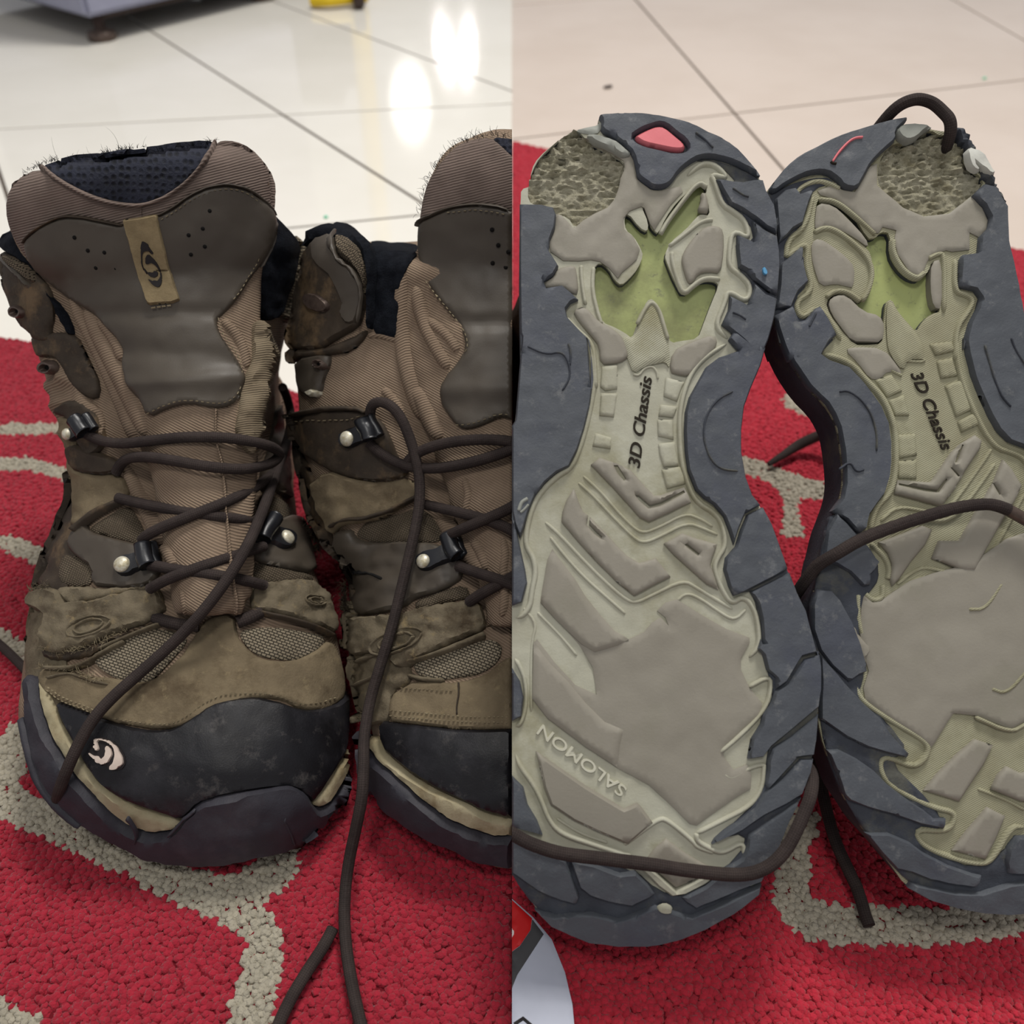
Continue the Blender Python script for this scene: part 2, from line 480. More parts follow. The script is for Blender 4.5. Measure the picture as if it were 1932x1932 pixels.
def tube(name, pts, r, m, parent, side=0, label=None, seg=10, sub=6, taper=None, flat=1.0, nrm=None):
    """pts: 3D points; Catmull-Rom, ring sweep"""
    P = [np.array(p, float) for p in pts]
    Q = []
    for i in range(len(P) - 1):
        a = P[max(i - 1, 0)]; b = P[i]; c = P[i + 1]; d = P[min(i + 2, len(P) - 1)]
        for k in range(sub):
            t = k / sub
            Q.append(.5 * ((2 * b) + (-a + c) * t + (2 * a - 5 * b + 4 * c - d) * t * t + (-a + 3 * b - 3 * c + d) * t ** 3))
    Q.append(P[-1]); Q = np.array(Q)
    verts = []; F = []; uv = []; L = 0; up = np.array([.13, -.6, .78]); n = len(Q)
    for i in range(n):
        t = Q[min(i + 1, n - 1)] - Q[max(i - 1, 0)]; t /= max(np.linalg.norm(t), 1e-9)
        x = np.cross(up, t); x /= max(np.linalg.norm(x), 1e-9); y = np.cross(t, x); up = y
        if i: L += np.linalg.norm(Q[i] - Q[i - 1])
        rr = r * (taper(i / (n - 1)) if taper else 1)
        for k in range(seg + 1):
            a = 2 * math.pi * k / seg
            verts.append(Q[i] + x * math.cos(a) * rr + y * math.sin(a) * rr * flat); uv.append((L / (r * .55), k / seg * 10))
        if i:
            o1 = (i - 1) * (seg + 1); o2 = i * (seg + 1)
            for k in range(seg): F.append((o1 + k, o1 + k + 1, o2 + k + 1, o2 + k))
    F.append(tuple(range(seg))); F.append(tuple(reversed(range((n - 1) * (seg + 1), (n - 1) * (seg + 1) + seg))))
    return link(name, mesh_from(name, verts, F, side=side or None, uv=uv), m, parent, label)

def lathe_on(name, c, n, prof, m, parent, seg=20, label=None, sx=1):
    """surface of revolution about normal n at c; prof = [(r, h)]"""
    q = Vector(n).to_track_quat('Z', 'Y'); verts = []; F = []
    for r, h in prof:
        for k in range(seg):
            a = 2 * math.pi * k / seg; verts.append(Vector(c) + q @ Vector((r * math.cos(a) * sx, r * math.sin(a), h)))
    for i in range(len(prof) - 1):
        for k in range(seg): F.append((i * seg + k, i * seg + (k + 1) % seg, (i + 1) * seg + (k + 1) % seg, (i + 1) * seg + k))
    F.append(tuple(reversed(range(seg)))); F.append(tuple(range((len(prof) - 1) * seg, len(prof) * seg)))
    return link(name, mesh_from(name, verts, F), m, parent, label)
def loft(rings, cap=True):
    n = len(rings[0]); verts = [v for r in rings for v in r]; F = []
    for i in range(len(rings) - 1):
        for k in range(n): F.append((i * n + k, i * n + (k + 1) % n, (i + 1) * n + (k + 1) % n, (i + 1) * n + k))
    if cap: F.append(tuple(reversed(range(n)))); F.append(tuple(range((len(rings) - 1) * n, len(rings) * n)))
    return verts, F
def remeshed(parts, voxel=.0028, smooth=4, wr=0, wsc=30, side=0):
    verts = []; F = []
    for v, f in parts:
        o = len(verts); verts += v; F += [tuple(i + o for i in q) for q in f]
    me = mesh_from('tmp', verts, F)
    bm = bmesh.new(); bm.from_mesh(me); bmesh.ops.recalc_face_normals(bm, faces=bm.faces[:]); bm.to_mesh(me); bm.free()
    o = bpy.data.objects.new('tmp', me); COL.objects.link(o)
    r = o.modifiers.new('r', 'REMESH'); r.mode = 'VOXEL'; r.voxel_size = voxel
    s = o.modifiers.new('s', 'SMOOTH'); s.iterations = smooth; s.factor = .5
    dg = bpy.context.evaluated_depsgraph_get()
    m2 = bpy.data.meshes.new_from_object(o.evaluated_get(dg)); bpy.data.objects.remove(o)
    bm = bmesh.new(); bm.from_mesh(m2); bm.normal_update()
    if wr:
        for v in bm.verts:
            v.co += v.normal * wr * noise.fractal(Vector(v.co) * wsc, .9, 2, 3)
    if side: cut_bm(bm, side)
    bm.to_mesh(m2)
    V = [v.co.copy() for v in bm.verts]; FF = [tuple(x.index for x in f.verts) for f in bm.faces]
    bm.free()
    # planar-ish uv so woven cloth patterns run over the body
    lay = m2.uv_layers.new(name='UVMap'); idx = np.empty(len(m2.loops), np.int32); m2.loops.foreach_get('vertex_index', idx)
    co = np.empty(len(m2.vertices) * 3, np.float32); m2.vertices.foreach_get('co', co); co = co.reshape(-1, 3)
    lay.data.foreach_set('uv', np.c_[co[:, 0] * 50, (co[:, 2] * .85 + co[:, 1] * .5) * 50][idx].astype(np.float32).ravel())
    return m2, V, FF

LR = .0022
def lacepath(spec):
    """spec: list of (u, v, surf or z or ('d', depth))"""
    out = []
    for u, v, s in spec:
        if isinstance(s, (int, float)): out.append(atz(u, v, s))
        elif isinstance(s, tuple): out.append(s[0](u, v)[0] + s[0](u, v)[1] * s[1])
        else: p, n = s(u, v); out.append(p + n * (LR + .0036))
    return out

# ================================================================== floor
floor = bpy.data.objects.new('floor', None); COL.objects.link(floor); floor['kind'] = 'structure'; floor.empty_display_size = .05
def clipline(poly, p, d, keep):
    """keep the side of line p+t*d given by sign keep"""
    out = []; n = len(poly); nx, ny = -d[1], d[0]
    f = lambda q: ((q[0] - p[0]) * nx + (q[1] - p[1]) * ny) * keep
    for i in range(n):
        a, b = poly[i], poly[(i + 1) % n]; fa, fb = f(a), f(b)
        if fa >= 0: out.append(a)
        if (fa >= 0) != (fb >= 0):
            t = fa / (fa - fb); out.append((a[0] + (b[0] - a[0]) * t, a[1] + (b[1] - a[1]) * t))
    return out
def gline(u1, v1, u2, v2):
    a = atz(u1, v1, 0); b = atz(u2, v2, 0); return (a.x, a.y), (b.x - a.x, b.y - a.y)
def make_tiles(x0, x1, y0, y1, lines, m, wear):
    cells = [[(x0, y0), (x1, y0), (x1, y1), (x0, y1)]]
    for p, d in lines:
        L = math.hypot(*d); d = (d[0] / L, d[1] / L); n = (-d[1], d[0]); g = .0017; new = []
        for c in cells:
            for kp in (1, -1):
                q = clipline(c, (p[0] + n[0] * g * kp, p[1] + n[1] * g * kp), d, kp)
                if len(q) > 2: new.append(q)
        cells = new
    for c in cells:
        n = len(c); cx = sum(q[0] for q in c) / n; cy = sum(q[1] for q in c) / n
        ins = []
        for q in c:
            L = math.hypot(q[0] - cx, q[1] - cy); k = max(0, 1 - .0009 / max(L, .001)); ins.append((cx + (q[0] - cx) * k, cy + (q[1] - cy) * k))
        vs = [(q[0], q[1], -.008) for q in c] + [(q[0], q[1], -.0006) for q in c] + [(q[0], q[1], 0) for q in ins]
        F = [tuple(range(2 * n, 3 * n))] + [(i, (i + 1) % n, n + (i + 1) % n, n + i) for i in range(n)] + [(n + i, n + (i + 1) % n, 2 * n + (i + 1) % n, 2 * n + i) for i in range(n)]
        link('tile', mesh_from('tile', vs, F), m, floor, smooth=False)
gA = gline(240, 30, 800, 385); gAp = gline(770, 98, 966, 172); gA0 = gline(0, 330, 15, 375)
gB = gline(0, 243, 720, 207); gBp = gline(540, 430, 793, 405)
def shift(l, k):
    (p, d) = l; L = math.hypot(*d); return ((p[0] - d[1] / L * k, p[1] + d[0] / L * k), d)
make_tiles(-2.2, -.0, -.3, 3.2, [gA0, gA, gAp, shift(gAp, .36), shift(gAp, .72), shift(gA0, -.34), shift(gA0, -.7), gBp, gB, shift(gB, .62), shift(gB, .98), shift(gB, 1.34), shift(gBp, -.3), shift(gBp, -.6)], M['tile_left'], 0)
gC = gline(1200, 0, 1470, 310); gC2 = gline(1800, 0, 1932, 75); gD = gline(966, 262, 1932, 150); gD0 = gline(966, 10, 1100, 0)
make_tiles(0, 2.4, -.3, 3.2, [gC, gC2, shift(gC2, -.5) if False else shift(gC2, .5), gD, gD0, shift(gD0, .55), shift(gD0, 1.1), shift(gD, -.55)], M['tile_right'], 0)
link('grout', mesh_from('grout', [(-2.3, -.4, -.012), (2.5, -.4, -.012), (2.5, 3.3, -.012), (-2.3, 3.3, -.012), (-2.3, -.4, -.0009), (2.5, -.4, -.0009), (2.5, 3.3, -.0009), (-2.3, 3.3, -.0009)],
     [(0, 3, 2, 1), (4, 5, 6, 7), (0, 1, 5, 4), (1, 2, 6, 5), (2, 3, 7, 6), (3, 0, 4, 7)]), M['grout'], floor, smooth=False)

# ================================================================== rugs
RUGZ = .006
def rug(name, label, boundary, x0, x1, y0, bands, holes, sp, red, beige, seed):
    root = thing(name, ((x0 + x1) / 2, .25, 0), label, 'rug')
    rg = np.random.default_rng(seed)
    B = [(p[0], p[1]) for p in boundary]
    n = len(B)
    vs = [(p[0], p[1], .0004) for p in B] + [(p[0], p[1], .0040) for p in B]
    link('backing', mesh_from('backing', vs, [tuple(range(n, 2 * n))] + [(i, (i + 1) % n, n + (i + 1) % n, n + i) for i in range(n)]), M['rug_backing'], root, smooth=False)
    ys = np.arange(y0, max(p[1] for p in B), sp * .84); xs = np.arange(x0, x1, sp)
    gx, gy = np.meshgrid(xs, ys); gx = gx + (np.arange(len(ys)) % 2)[:, None] * sp * .5
    P = np.c_[gx.ravel(), gy.ravel()] + (rg.random((gx.size, 2)) - .5) * sp * .75
    P = P[inpoly(P, np.array(B))]
    P = P[(P[:, 0] > x0 + .0006) & (P[:, 0] < x1 - .0006)]
    # only the part of the rug near the view
    d = P[:, 1] * CP + (CAMH) * SP; up = P[:, 1] * SP - CAMH * CP
    u = 966 + FPX * P[:, 0] / d; v = 966 - FPX * up / d
    P = P[(v < 2150) & (u > -260) & (u < 2190)]
    d = P[:, 1] * CP + (CAMH - RUGZ) * SP; up = P[:, 1] * SP - (CAMH - RUGZ) * CP
    PX = np.c_[966 + FPX * P[:, 0] / d, 966 - FPX * up / d]
    PX += (rg.random(PX.shape) - .5) * 2
    be = np.zeros(len(P), bool)
    for b in bands: be |= inpoly(PX, np.array(chaikin(px(b), 1)))
    for h in holes: be &= ~inpoly(PX, np.array(chaikin(px(h), 1)))
    N = len(P); seg = 5
    R = sp * (.80 + .22 * rg.random(N)); Hh = .0012 + .0009 * rg.random(N); rot = rg.random(N) * 6.28
    lean = (rg.random((N, 2)) - .5) * .0022
    V = np.zeros((N, 11, 3), np.float32)
    for k in range(seg):
        a = rot + 2 * math.pi * k / seg
        V[:, k, 0] = P[:, 0] + np.cos(a) * R; V[:, k, 1] = P[:, 1] + np.sin(a) * R; V[:, k, 2] = .0036
        a = a + .3
        V[:, 5 + k, 0] = P[:, 0] + np.cos(a) * R * .72 + lean[:, 0]; V[:, 5 + k, 1] = P[:, 1] + np.sin(a) * R * .72 + lean[:, 1]; V[:, 5 + k, 2] = .0038 + Hh * .72
    V[:, 10, 0] = P[:, 0] + lean[:, 0] * 1.6; V[:, 10, 1] = P[:, 1] + lean[:, 1] * 1.6; V[:, 10, 2] = .0038 + Hh
    if x1 <= 0: V[:, :, 0] = np.minimum(V[:, :, 0], 0)
    if x0 >= 0: V[:, :, 0] = np.maximum(V[:, :, 0], 0)
    T = []
    for k in range(seg):
        j = (k + 1) % seg; T += [(k, j, 5 + j), (k, 5 + j, 5 + k), (5 + k, 5 + j, 10)]
    T = np.array(T); A = (T[None] + (np.arange(N) * 11)[:, None, None]).reshape(-1, 3)
    me = bpy.data.meshes.new('pile'); me.vertices.add(N * 11); me.vertices.foreach_set('co', V.ravel())
    me.loops.add(A.size); me.loops.foreach_set('vertex_index', A.ravel().astype(np.int32))
    me.polygons.add(len(A)); me.polygons.foreach_set('loop_start', np.arange(0, A.size, 3, dtype=np.int32))
    me.update(calc_edges=True)
    ca = me.color_attributes.new('tuft', 'FLOAT_COLOR', 'POINT')
    lr, lb = np.array(lin(red)[:3]), np.array(lin(beige)[:3])
    c = np.where(be[:, None], lb, lr) * (.86 + .24 * rg.random((N, 1)))
    ca.data.foreach_set('color', np.repeat(np.c_[c, np.ones(N)], 11, axis=0).astype(np.float32).ravel())
    m = bpy.data.materials.new('rug_pile'); m.use_nodes = True; nt = m.node_tree; bs = nt.nodes['Principled BSDF']
    at = nt.nodes.new('ShaderNodeAttribute'); at.attribute_name = 'tuft'
    nz = nt.nodes.new('ShaderNodeTexNoise'); nz.inputs['Scale'].default_value = 1300; tc = nt.nodes.new('ShaderNodeTexCoord'); nt.links.new(tc.outputs['Object'], nz.inputs[0])
    bm_ = nt.nodes.new('ShaderNodeBump'); bm_.inputs['Strength'].default_value = .6; bm_.inputs['Distance'].default_value = .0012
    nt.links.new(nz.outputs['Fac'], bm_.inputs['Height']); nt.links.new(bm_.outputs[0], bs.inputs['Normal'])
    nt.links.new(at.outputs['Color'], bs.inputs['Base Color']); bs.inputs['Roughness'].default_value = .9
    bs.inputs['Specular IOR Level'].default_value = .15; bs.inputs['Sheen Weight'].default_value = .15; bs.inputs['Sheen Roughness'].default_value = .5
    link('pile', me, m, root, kind='stuff')
    return root

def gz(u, v): p = atz(u, v, .004); return (p.x, p.y)
bands_l = [
 'L2 -200,292 0,290 150,283 345,275 500,270 500,335 350,340 0,345 -200,350',
 'L2 -200,480 0,470 120,465 250,490 400,540 600,640 620,740 400,615 300,580 200,548 100,540 0,545 -200,570',
 'L2 -200,850 0,888 120,915 250,980 420,1040 430,1120 300,1090 150,1040 0,975 -200,900',
 'P -40,1165 0,1183 70,1215 120,1240 130,1310 75,1300 40,1260 0,1215 -40,1200',
 'L3 -60,640 0,620 50,545 110,385 200,300 300,420 170,500 100,610 60,720 20,840 -30,1000 -150,900',
 'L8 -80,-40 60,-30 180,0 120,150 95,210 110,235 210,270 300,320 480,330 900,400 1400,400 1590,420 1580,540 1540,650 1500,735 1430,790 1365,828 1430,900 1480,1040 1460,1200 1420,1350 1390,1620 1180,1620 1200,1350 1235,1200 1270,1100 1265,1000 1150,935 1020,880 900,830 750,750 600,660 450,600 300,520 150,460 60,410 0,400 -80,390',
 'L8 -80,1290 0,1330 100,1370 200,1430 300,1540 -80,1600']
holes_l = ['L8 880,560 900,600 1000,640 1180,690 1300,640 1385,550 1300,450 1000,450']
rug('rug', 'red tufted rug with beige lines under the standing boots on the left',
    [gz(-500, 600), gz(0, 638), gz(220, 672), gz(545, 738), gz(966, 800), (0, -.06), (-.62, -.06), (-.75, .2)], -.62, 0, -.02, bands_l, holes_l, .0022, (158, 36, 52), (164, 157, 140), 3)
bands_r = [
 'z8 985,-160 1030,-170 1170,-130 1160,-80 1135,0 1130,60 1115,150 1140,190 1200,205 1300,215 1400,210 1600,220 1800,225 2100,215 2100,305 1932,322 1800,340 1600,360 1400,365 1250,355 1130,340 1050,300 1000,230 985,150 990,90 1015,20 960,-60',
 'z5 170,430 185,400 225,388 300,405 470,490 600,560 600,600 440,570 350,548 230,505 185,480',
 'z2 1340,690 1385,695 1560,750 1700,800 1932,872 2100,920 2100,1010 1932,975 1760,950 1740,1010 1750,1100 1800,1200 1620,1200 1650,1080 1650,930 1560,860 1400,800 1340,790']
rug('rug', 'red tufted rug with beige lines under the upturned soles on the right',
    [gz(966, 268), gz(1030, 282), gz(1250, 330), gz(1905, 468), gz(2300, 560), (.8, .2), (.6, -.06), (0, -.06)], 0, .62, -.02, bands_r, [], .0022, (180, 42, 58), (172, 164, 147), 5)

# ================================================================== far things on the tiles
def box_bm(bm, x0, x1, y0, y1, z0, z1, M_=None):
    r = bmesh.ops.create_cube(bm, size=1); vs = r['verts']
    for v in vs:
        v.co = Vector(((x0 + x1) / 2 + v.co.x * (x1 - x0), (y0 + y1) / 2 + v.co.y * (y1 - y0), (z0 + z1) / 2 + v.co.z * (z1 - z0)))
        if M_ is not None: v.co = M_ @ v.co
def bm_obj(name, bm, m, parent, label=None, bev=0, side=0):
    if bev: bmesh.ops.bevel(bm, geom=bm.edges[:], offset=bev, segments=2, affect='EDGES')
    me = bpy.data.meshes.new(name); 
    if side: cut_bm(bm, side)
    bm.to_mesh(me); bm.free()
    o = link(name, me, m, parent, label, smooth=False); me.set_sharp_from_angle(angle=math.radians(35))
    return o
fc = atz(170, 46, 0)
cab = thing('cabinet', fc, 'blue-grey metal cabinet corner on a small round foot at the top left', 'cabinet')
corner = atz(166, 36, .035)
dirR = (atz(330, -2, .035) - corner); angR = math.atan2(dirR.y, dirR.x)
Mx = Matrix.Translation(corner) @ Matrix.Rotation(angR, 4, 'Z')
bm = bmesh.new(); box_bm(bm, 0, .34, 0, .4, 0, .8, Mx); bm_obj('body', bm, M['cabinet'], cab, bev=.006)
bm = bmesh.new(); box_bm(bm, .03, .31, .03, .37, -.012, 0.0, Mx); bm_obj('base_frame', bm, M['dark_metal'], cab)
for a, b in ((.03, .03), (.31, .03), (.03, .37), (.31, .37)):
    q = Mx @ Vector((a, b, 0)); lathe_on('foot', (q.x, q.y, 0), (0, 0, 1), [(.0, 0), (.019, 0), (.02, .004), (.018, .011), (.008, .014), (.007, .036)], M['steel'], cab)
# yellow trolley leg and its wheel
yl = atz(640, 16, 0)
tr = thing('trolley', yl, 'yellow trolley frame with dark wheels standing at the top edge', 'trolley')
tube('frame_post', [(yl.x + .02, yl.y + .06, .03), (yl.x + .02, yl.y + .06, .5), (yl.x + .02, yl.y + .06, 1.0)], .016, M['yellow'], tr)
tube('frame_foot', [(yl.x - .04, yl.y + .0, .010), (yl.x - .01, yl.y - .005, .012), (yl.x + .04, yl.y + .02, .012)], .008, M['yellow'], tr)
lathe_on('wheel', (yl.x + .03, yl.y + .0, .016), (1, .3, 0), [(0, -.008), (.013, -.008), (.016, -.005), (.016, .005), (.013, .008), (0, .008)], M['dark_metal'], tr)
# dark block added for the blurred brown shadow, only lower edge in view
bg = thing('shadow_block', atz(470, -30, 0), 'dark brown block added for the blurred shadow between cabinet and trolley', 'shadow_block')
bm = bmesh.new(); q = atz(475, -30, 0); box_bm(bm, q.x - .13, q.x + .15, q.y, q.y + .22, .02, .2); bm_obj('shadow_block_body', bm, M['dark_metal'], bg, bev=.03)
bm = bmesh.new(); box_bm(bm, q.x - .11, q.x + .13, q.y + .02, q.y + .2, 0, .022); bm_obj('shadow_block_base', bm, M['dark_metal'], bg, bev=.004)
# two crumbs on the tiles
def crumb(u, v, s, m, label, cat='crumb'):
    p = atz(u, v, 0); bm = bmesh.new(); bmesh.ops.create_icosphere(bm, subdivisions=2, radius=1)
    for k in bm.verts:
        k.co = Vector((k.co.x * s[0], k.co.y * s[1], k.co.z * s[2])) * (1 + .3 * noise.noise(k.co * 2)); k.co = Matrix.Rotation(.5, 3, 'Z') @ k.co + p + Vector((0, 0, s[2] * .9))
    me = bpy.data.meshes.new('crumb'); bm.to_mesh(me); bm.free(); o = link('crumb', me, m, label=label); o['category'] = cat
crumb(1147, 166, (.0065, .003, .0018), M['dark_metal'], 'small dark crumb lying on the beige tiles above the soles')
mint = mat('mint_plastic', (110, 210, 170), rough=.5, bump=0)
crumb(615, 411, (.002, .002, .0012), mint, 'tiny green speck on the cream tiles between the standing boots')
crumb(1857, 149, (.003, .002, .0012), mint, 'tiny green speck on the beige tiles at the far right')
# printed leaflet at the bottom of the right place
lf = thing('leaflet', atz(1010, 1800, RUGZ), 'blue-grey printed leaflet with red corner lying on the rug below the sole', 'leaflet')
LZ = Zp(.016)
panel('sheet', 'z8 -300,120 -60,160 0,192 80,262 150,345 200,470 228,590 238,700 -300,760', LZ, M['paper'], lf, h0=-.0006, h1=.0002, side=1, cs=0, edge=1, step=14)
panel('red_print', 'z8 -20,180 0,197 76,266 70,310 30,370 0,392 -20,400', LZ, M['paper_red'], lf, h0=.0, h1=.00035, side=1, cs=0, edge=1, step=14)
panel('dark_band', 'z8 76,268 120,326 20,480 0,530 -20,540 -20,405 0,392 30,370 70,310', LZ, M['paper_dark'], lf, h0=.0, h1=.00033, side=1, cs=0, edge=1, step=14)
panel('white_letter', 'z8 -20,295 0,304 22,325 8,342 0,338 -20,330', LZ, M['paper_white'], lf, h0=.0002, h1=.0005, side=1, cs=0, edge=1, step=14)
panel('dark_letter', 'z8 5,660 42,636 80,668 68,674 42,652 12,672', LZ, M['logo_dark'], lf, h0=.0002, h1=.0005, side=1, cs=0, edge=1, step=14)

# ================================================================== the two standing boots (left place)
def tab(t):
    a = np.array(t, float); return lambda v: float(np.interp(v, a[:, 0], a[:, 1]))
def xat(u, y, z):
    d = y * CP - (z - CAMH) * SP; return (u - 966) * d / FPX
def vat(y, z): return topx((0, y, z))[1]
def foot_parts(st, zb=.0062, n=2.5):
    a = np.array(st); ys = np.linspace(a[0, 0], a[-1, 0], 34); rings = []
    for y in ys:
        xl, xr, zt = (np.interp(y, a[:, 0], a[:, k]) for k in (1, 2, 3)); cx = (xl + xr) / 2; w = (xr - xl) / 2; ring = []
        zs = zb + (zt - zb) * .30
        for i in range(40):
            t = 2 * math.pi * i / 40; c, s = math.cos(t), math.sin(t)
            x = cx + w * math.copysign(abs(c) ** (2 / n), c)
            z = zs + (zt - zs) * abs(s) ** (2 / 2.1) if s >= 0 else zs - (zs - zb) * abs(s) ** (2 / 5)
            ring.append(Vector((x, y, z)))
        rings.append(ring)
    return loft(rings)
def shaft_parts(st, lt, rt, tilt=.78):
    rings = []
    a = np.array(st); z0, z1 = a[0, 0], a[-1, 0]
    for z in np.linspace(z0, z1, 26):
        yf, yb = np.interp(z, a[:, 0], a[:, 1]), np.interp(z, a[:, 0], a[:, 2]); yc = yf * .5 + yb * .5
        v = vat(yc, z); xl = xat(lt(v), yc, z); xr_ = xat(rt(v), yc, z); k = tilt * ((z - z0) / (z1 - z0)) ** 1.5
        for it in range(6):
            cx = (xl + xr_) / 2; w = (xr_ - xl) / 2; ring = []
            for i in range(40):
                t = 2 * math.pi * i / 40; c, s = math.cos(t), math.sin(t); q = 2 / 2.15
                x = cx + w * math.copysign(abs(c) ** q, c); y = yc + ((yb - yc) * abs(s) ** q if s > 0 else -(yc - yf) * abs(s) ** q)
                ring.append(Vector((x, y, z - max(0, y - yc) * k)))
            pr = [topx(q_) for q_ in ring]; l = min(pr); r = max(pr)
            xl += (lt(l[1]) - l[0]) * l[2] / FPX; xr_ += (rt(r[1]) - r[0]) * r[2] / FPX
        rings.append(ring)
    return loft(rings)
def tongue_parts(st, cv=.010):
    """st rows: vL, vR, z, uL, uR, half thickness"""
    a = np.array(st, float); N = 34; ts = np.linspace(0, len(a) - 1, N); rings = []
    R = [[float(np.interp(t, range(len(a)), a[:, k])) for k in range(6)] for t in ts]
    C = []
    for r in R:
        C.append(atz((r[3] + r[4]) / 2, (r[0] + r[1]) / 2, r[2]))
    for i, r in enumerate(R):
        t = (C[min(i + 1, N - 1)] - C[max(i - 1, 0)]); t.x = 0; t.normalize(); n = Vector((1, 0, 0)).cross(t).normalized()
        if n.y > 0: n = -n
        d = topx(C[i])[2]
        L = atd(r[3], r[0], d + cv); Rr = atd(r[4], r[1], d + cv); m = (L + Rr) / 2; h = (Rr - L) / 2; ring = []
        for k in range(32):
            th = 2 * math.pi * k / 32; c, s = math.cos(th), math.sin(th)
            ring.append(m + h * math.copysign(abs(c) ** .8, c) + n * (cv * (1 - c * c) + r[5] * math.copysign(abs(s) ** .8, s)))
        rings.append(ring)
    return loft(rings)
def stitches(s, surf, parent, off=.0014, dash=5, gap=5, w=1.0, side=-1):
    P = np.array(chaikin(px(s), 2, False)); verts = []; F = []
    seg = np.hypot(*np.diff(P, axis=0).T); cum = np.r_[0, np.cumsum(seg)]; t = 0
    while t + dash < cum[-1]:
        q = []
        for k in (t, t + dash):
            x, y = np.interp(k, cum, P[:, 0]), np.interp(k, cum, P[:, 1]); q.append((x, y))
        t += dash + gap
        if max(q[0][0], q[1][0]) > 964 and side < 0: continue
        d = np.array(q[1]) - q[0]; d /= max(np.hypot(*d), 1e-6); nn = np.array([-d[1], d[0]]) * w; o = len(verts)
        for (x, y), e in zip(q, (-1, 1)):
            for sg, hh in ((-1, 0), (0, .0007), (1, 0)):
                p, n = surf(x + nn[0] * sg, y + nn[1] * sg); verts.append(p + n * (off + hh))
        F += [(o, o + 1, o + 4, o + 3), (o + 1, o + 2, o + 5, o + 4)]
    if verts: link('stitching', mesh_from('stitching', verts, F), M['stitch'], parent, kind='stuff')
def fuzz(s, surf, parent, n, ln, m, off=.001, r=.00012, up=(0, 0, 1), spread=1.0, side=-1, name='frayed_fibres'):
    P = np.array(px(s)); seg = np.hypot(*np.diff(P, axis=0).T); cum = np.r_[0, np.cumsum(seg)]; verts = []; F = []
    for _ in range(n):
        k = random.random() * cum[-1]; x, y = np.interp(k, cum, P[:, 0]), np.interp(k, cum, P[:, 1])
        if side < 0 and x > 960: continue
        p, nn = surf(x + random.gauss(0, 2), y + random.gauss(0, 2)); p = p + nn * off
        d = (Vector(up) + nn * .6 + Vector((random.gauss(0, 1), random.gauss(0, 1), random.gauss(0, 1))) * .5 * spread).normalized()
        L = ln * (.4 + random.random()); cur = Vector((random.gauss(0, 1), random.gauss(0, 1), random.gauss(0, 1))) * .6
        o = len(verts)
        for j in range(6):
            q = p + d * L * j / 5; d = (d + cur * .25).normalized(); p2 = q
            for a in range(3):
                verts.append(q + Vector((math.cos(a * 2.1), math.sin(a * 2.1), .3 * math.sin(a * 2.1))) * r * (1.2 - j / 6))
        for j in range(5):
            for a in range(3): F.append((o + j * 3 + a, o + j * 3 + (a + 1) % 3, o + j * 3 + 3 + (a + 1) % 3, o + j * 3 + 3 + a))
    if verts: link(name, mesh_from(name, verts, F, side=side), m, parent, kind='stuff')
def rib(s, surf, m, parent, w, h, base=.001, name='welt', label=None):
    return strip(name, s, surf, m, parent, w=w, h=h, base=base, side=-1, label=label)
def hook(parent, surf, rv, tip, off=.0012, size=20, rivet='rivet', side=-1):
    (a, b), (c, d) = rv, tip; t = np.array([c - a, d - b], float); L = np.hypot(*t); t /= L; n = np.array([-t[1], t[0]]); A = np.array([a, b])
    pl = [A + t * x + n * y for x, y in ((-size, 0), (-size * .7, -size * .75), (0, -size), (L * .4, -size * .85), (L * .8, -size * 1.05), (L, -size * 1.0), (L, size * 1.0), (L * .8, size * 1.05), (L * .4, size * .85), (0, size), (-size * .7, size * .75))]
    h = panel('lace_hook', pl, surf, M['black_plastic'], parent, h0=0, h1=off + .0022, side=side, step=6, label='black hook with a pale round rivet')
    p, nn = surf(a, b); dd = (p - CAM).length; k = dd / FPX
    lathe_on('rivet', p + nn * (off + .0018), nn, [(size * .72 * k, 0), (size * .70 * k, .0008), (size * .55 * k, .0016), (size * .3 * k, .0021), (size * .05 * k, .0023)], M[rivet], h if h else parent)
    for e in (-1, ):
        q = []
        for y in (-1.1, -.4, .4, 1.1):
            g = A + t * (L - 3) + n * size * y
            pp, n2 = surf(g[0], g[1]); q.append(pp + n2 * (off + .0045))
        tube('hook_bar', q, .0034, M['black_plastic'], h if h else parent, side=side, seg=12, sub=3)
        q = []
        for y in (-1.1, -.4, .4, 1.1):
            g = A + t * (L + 9) + n * size * y
            pp, n2 = surf(g[0], g[1]); q.append(pp + n2 * (off + .002))
        tube('hook_lip', q, .0022, M['black_plastic'], h if h else parent, side=side, seg=8, sub=3)
def hfold(f):  # soft folds defined along image-independent directions on the cloth
    return f

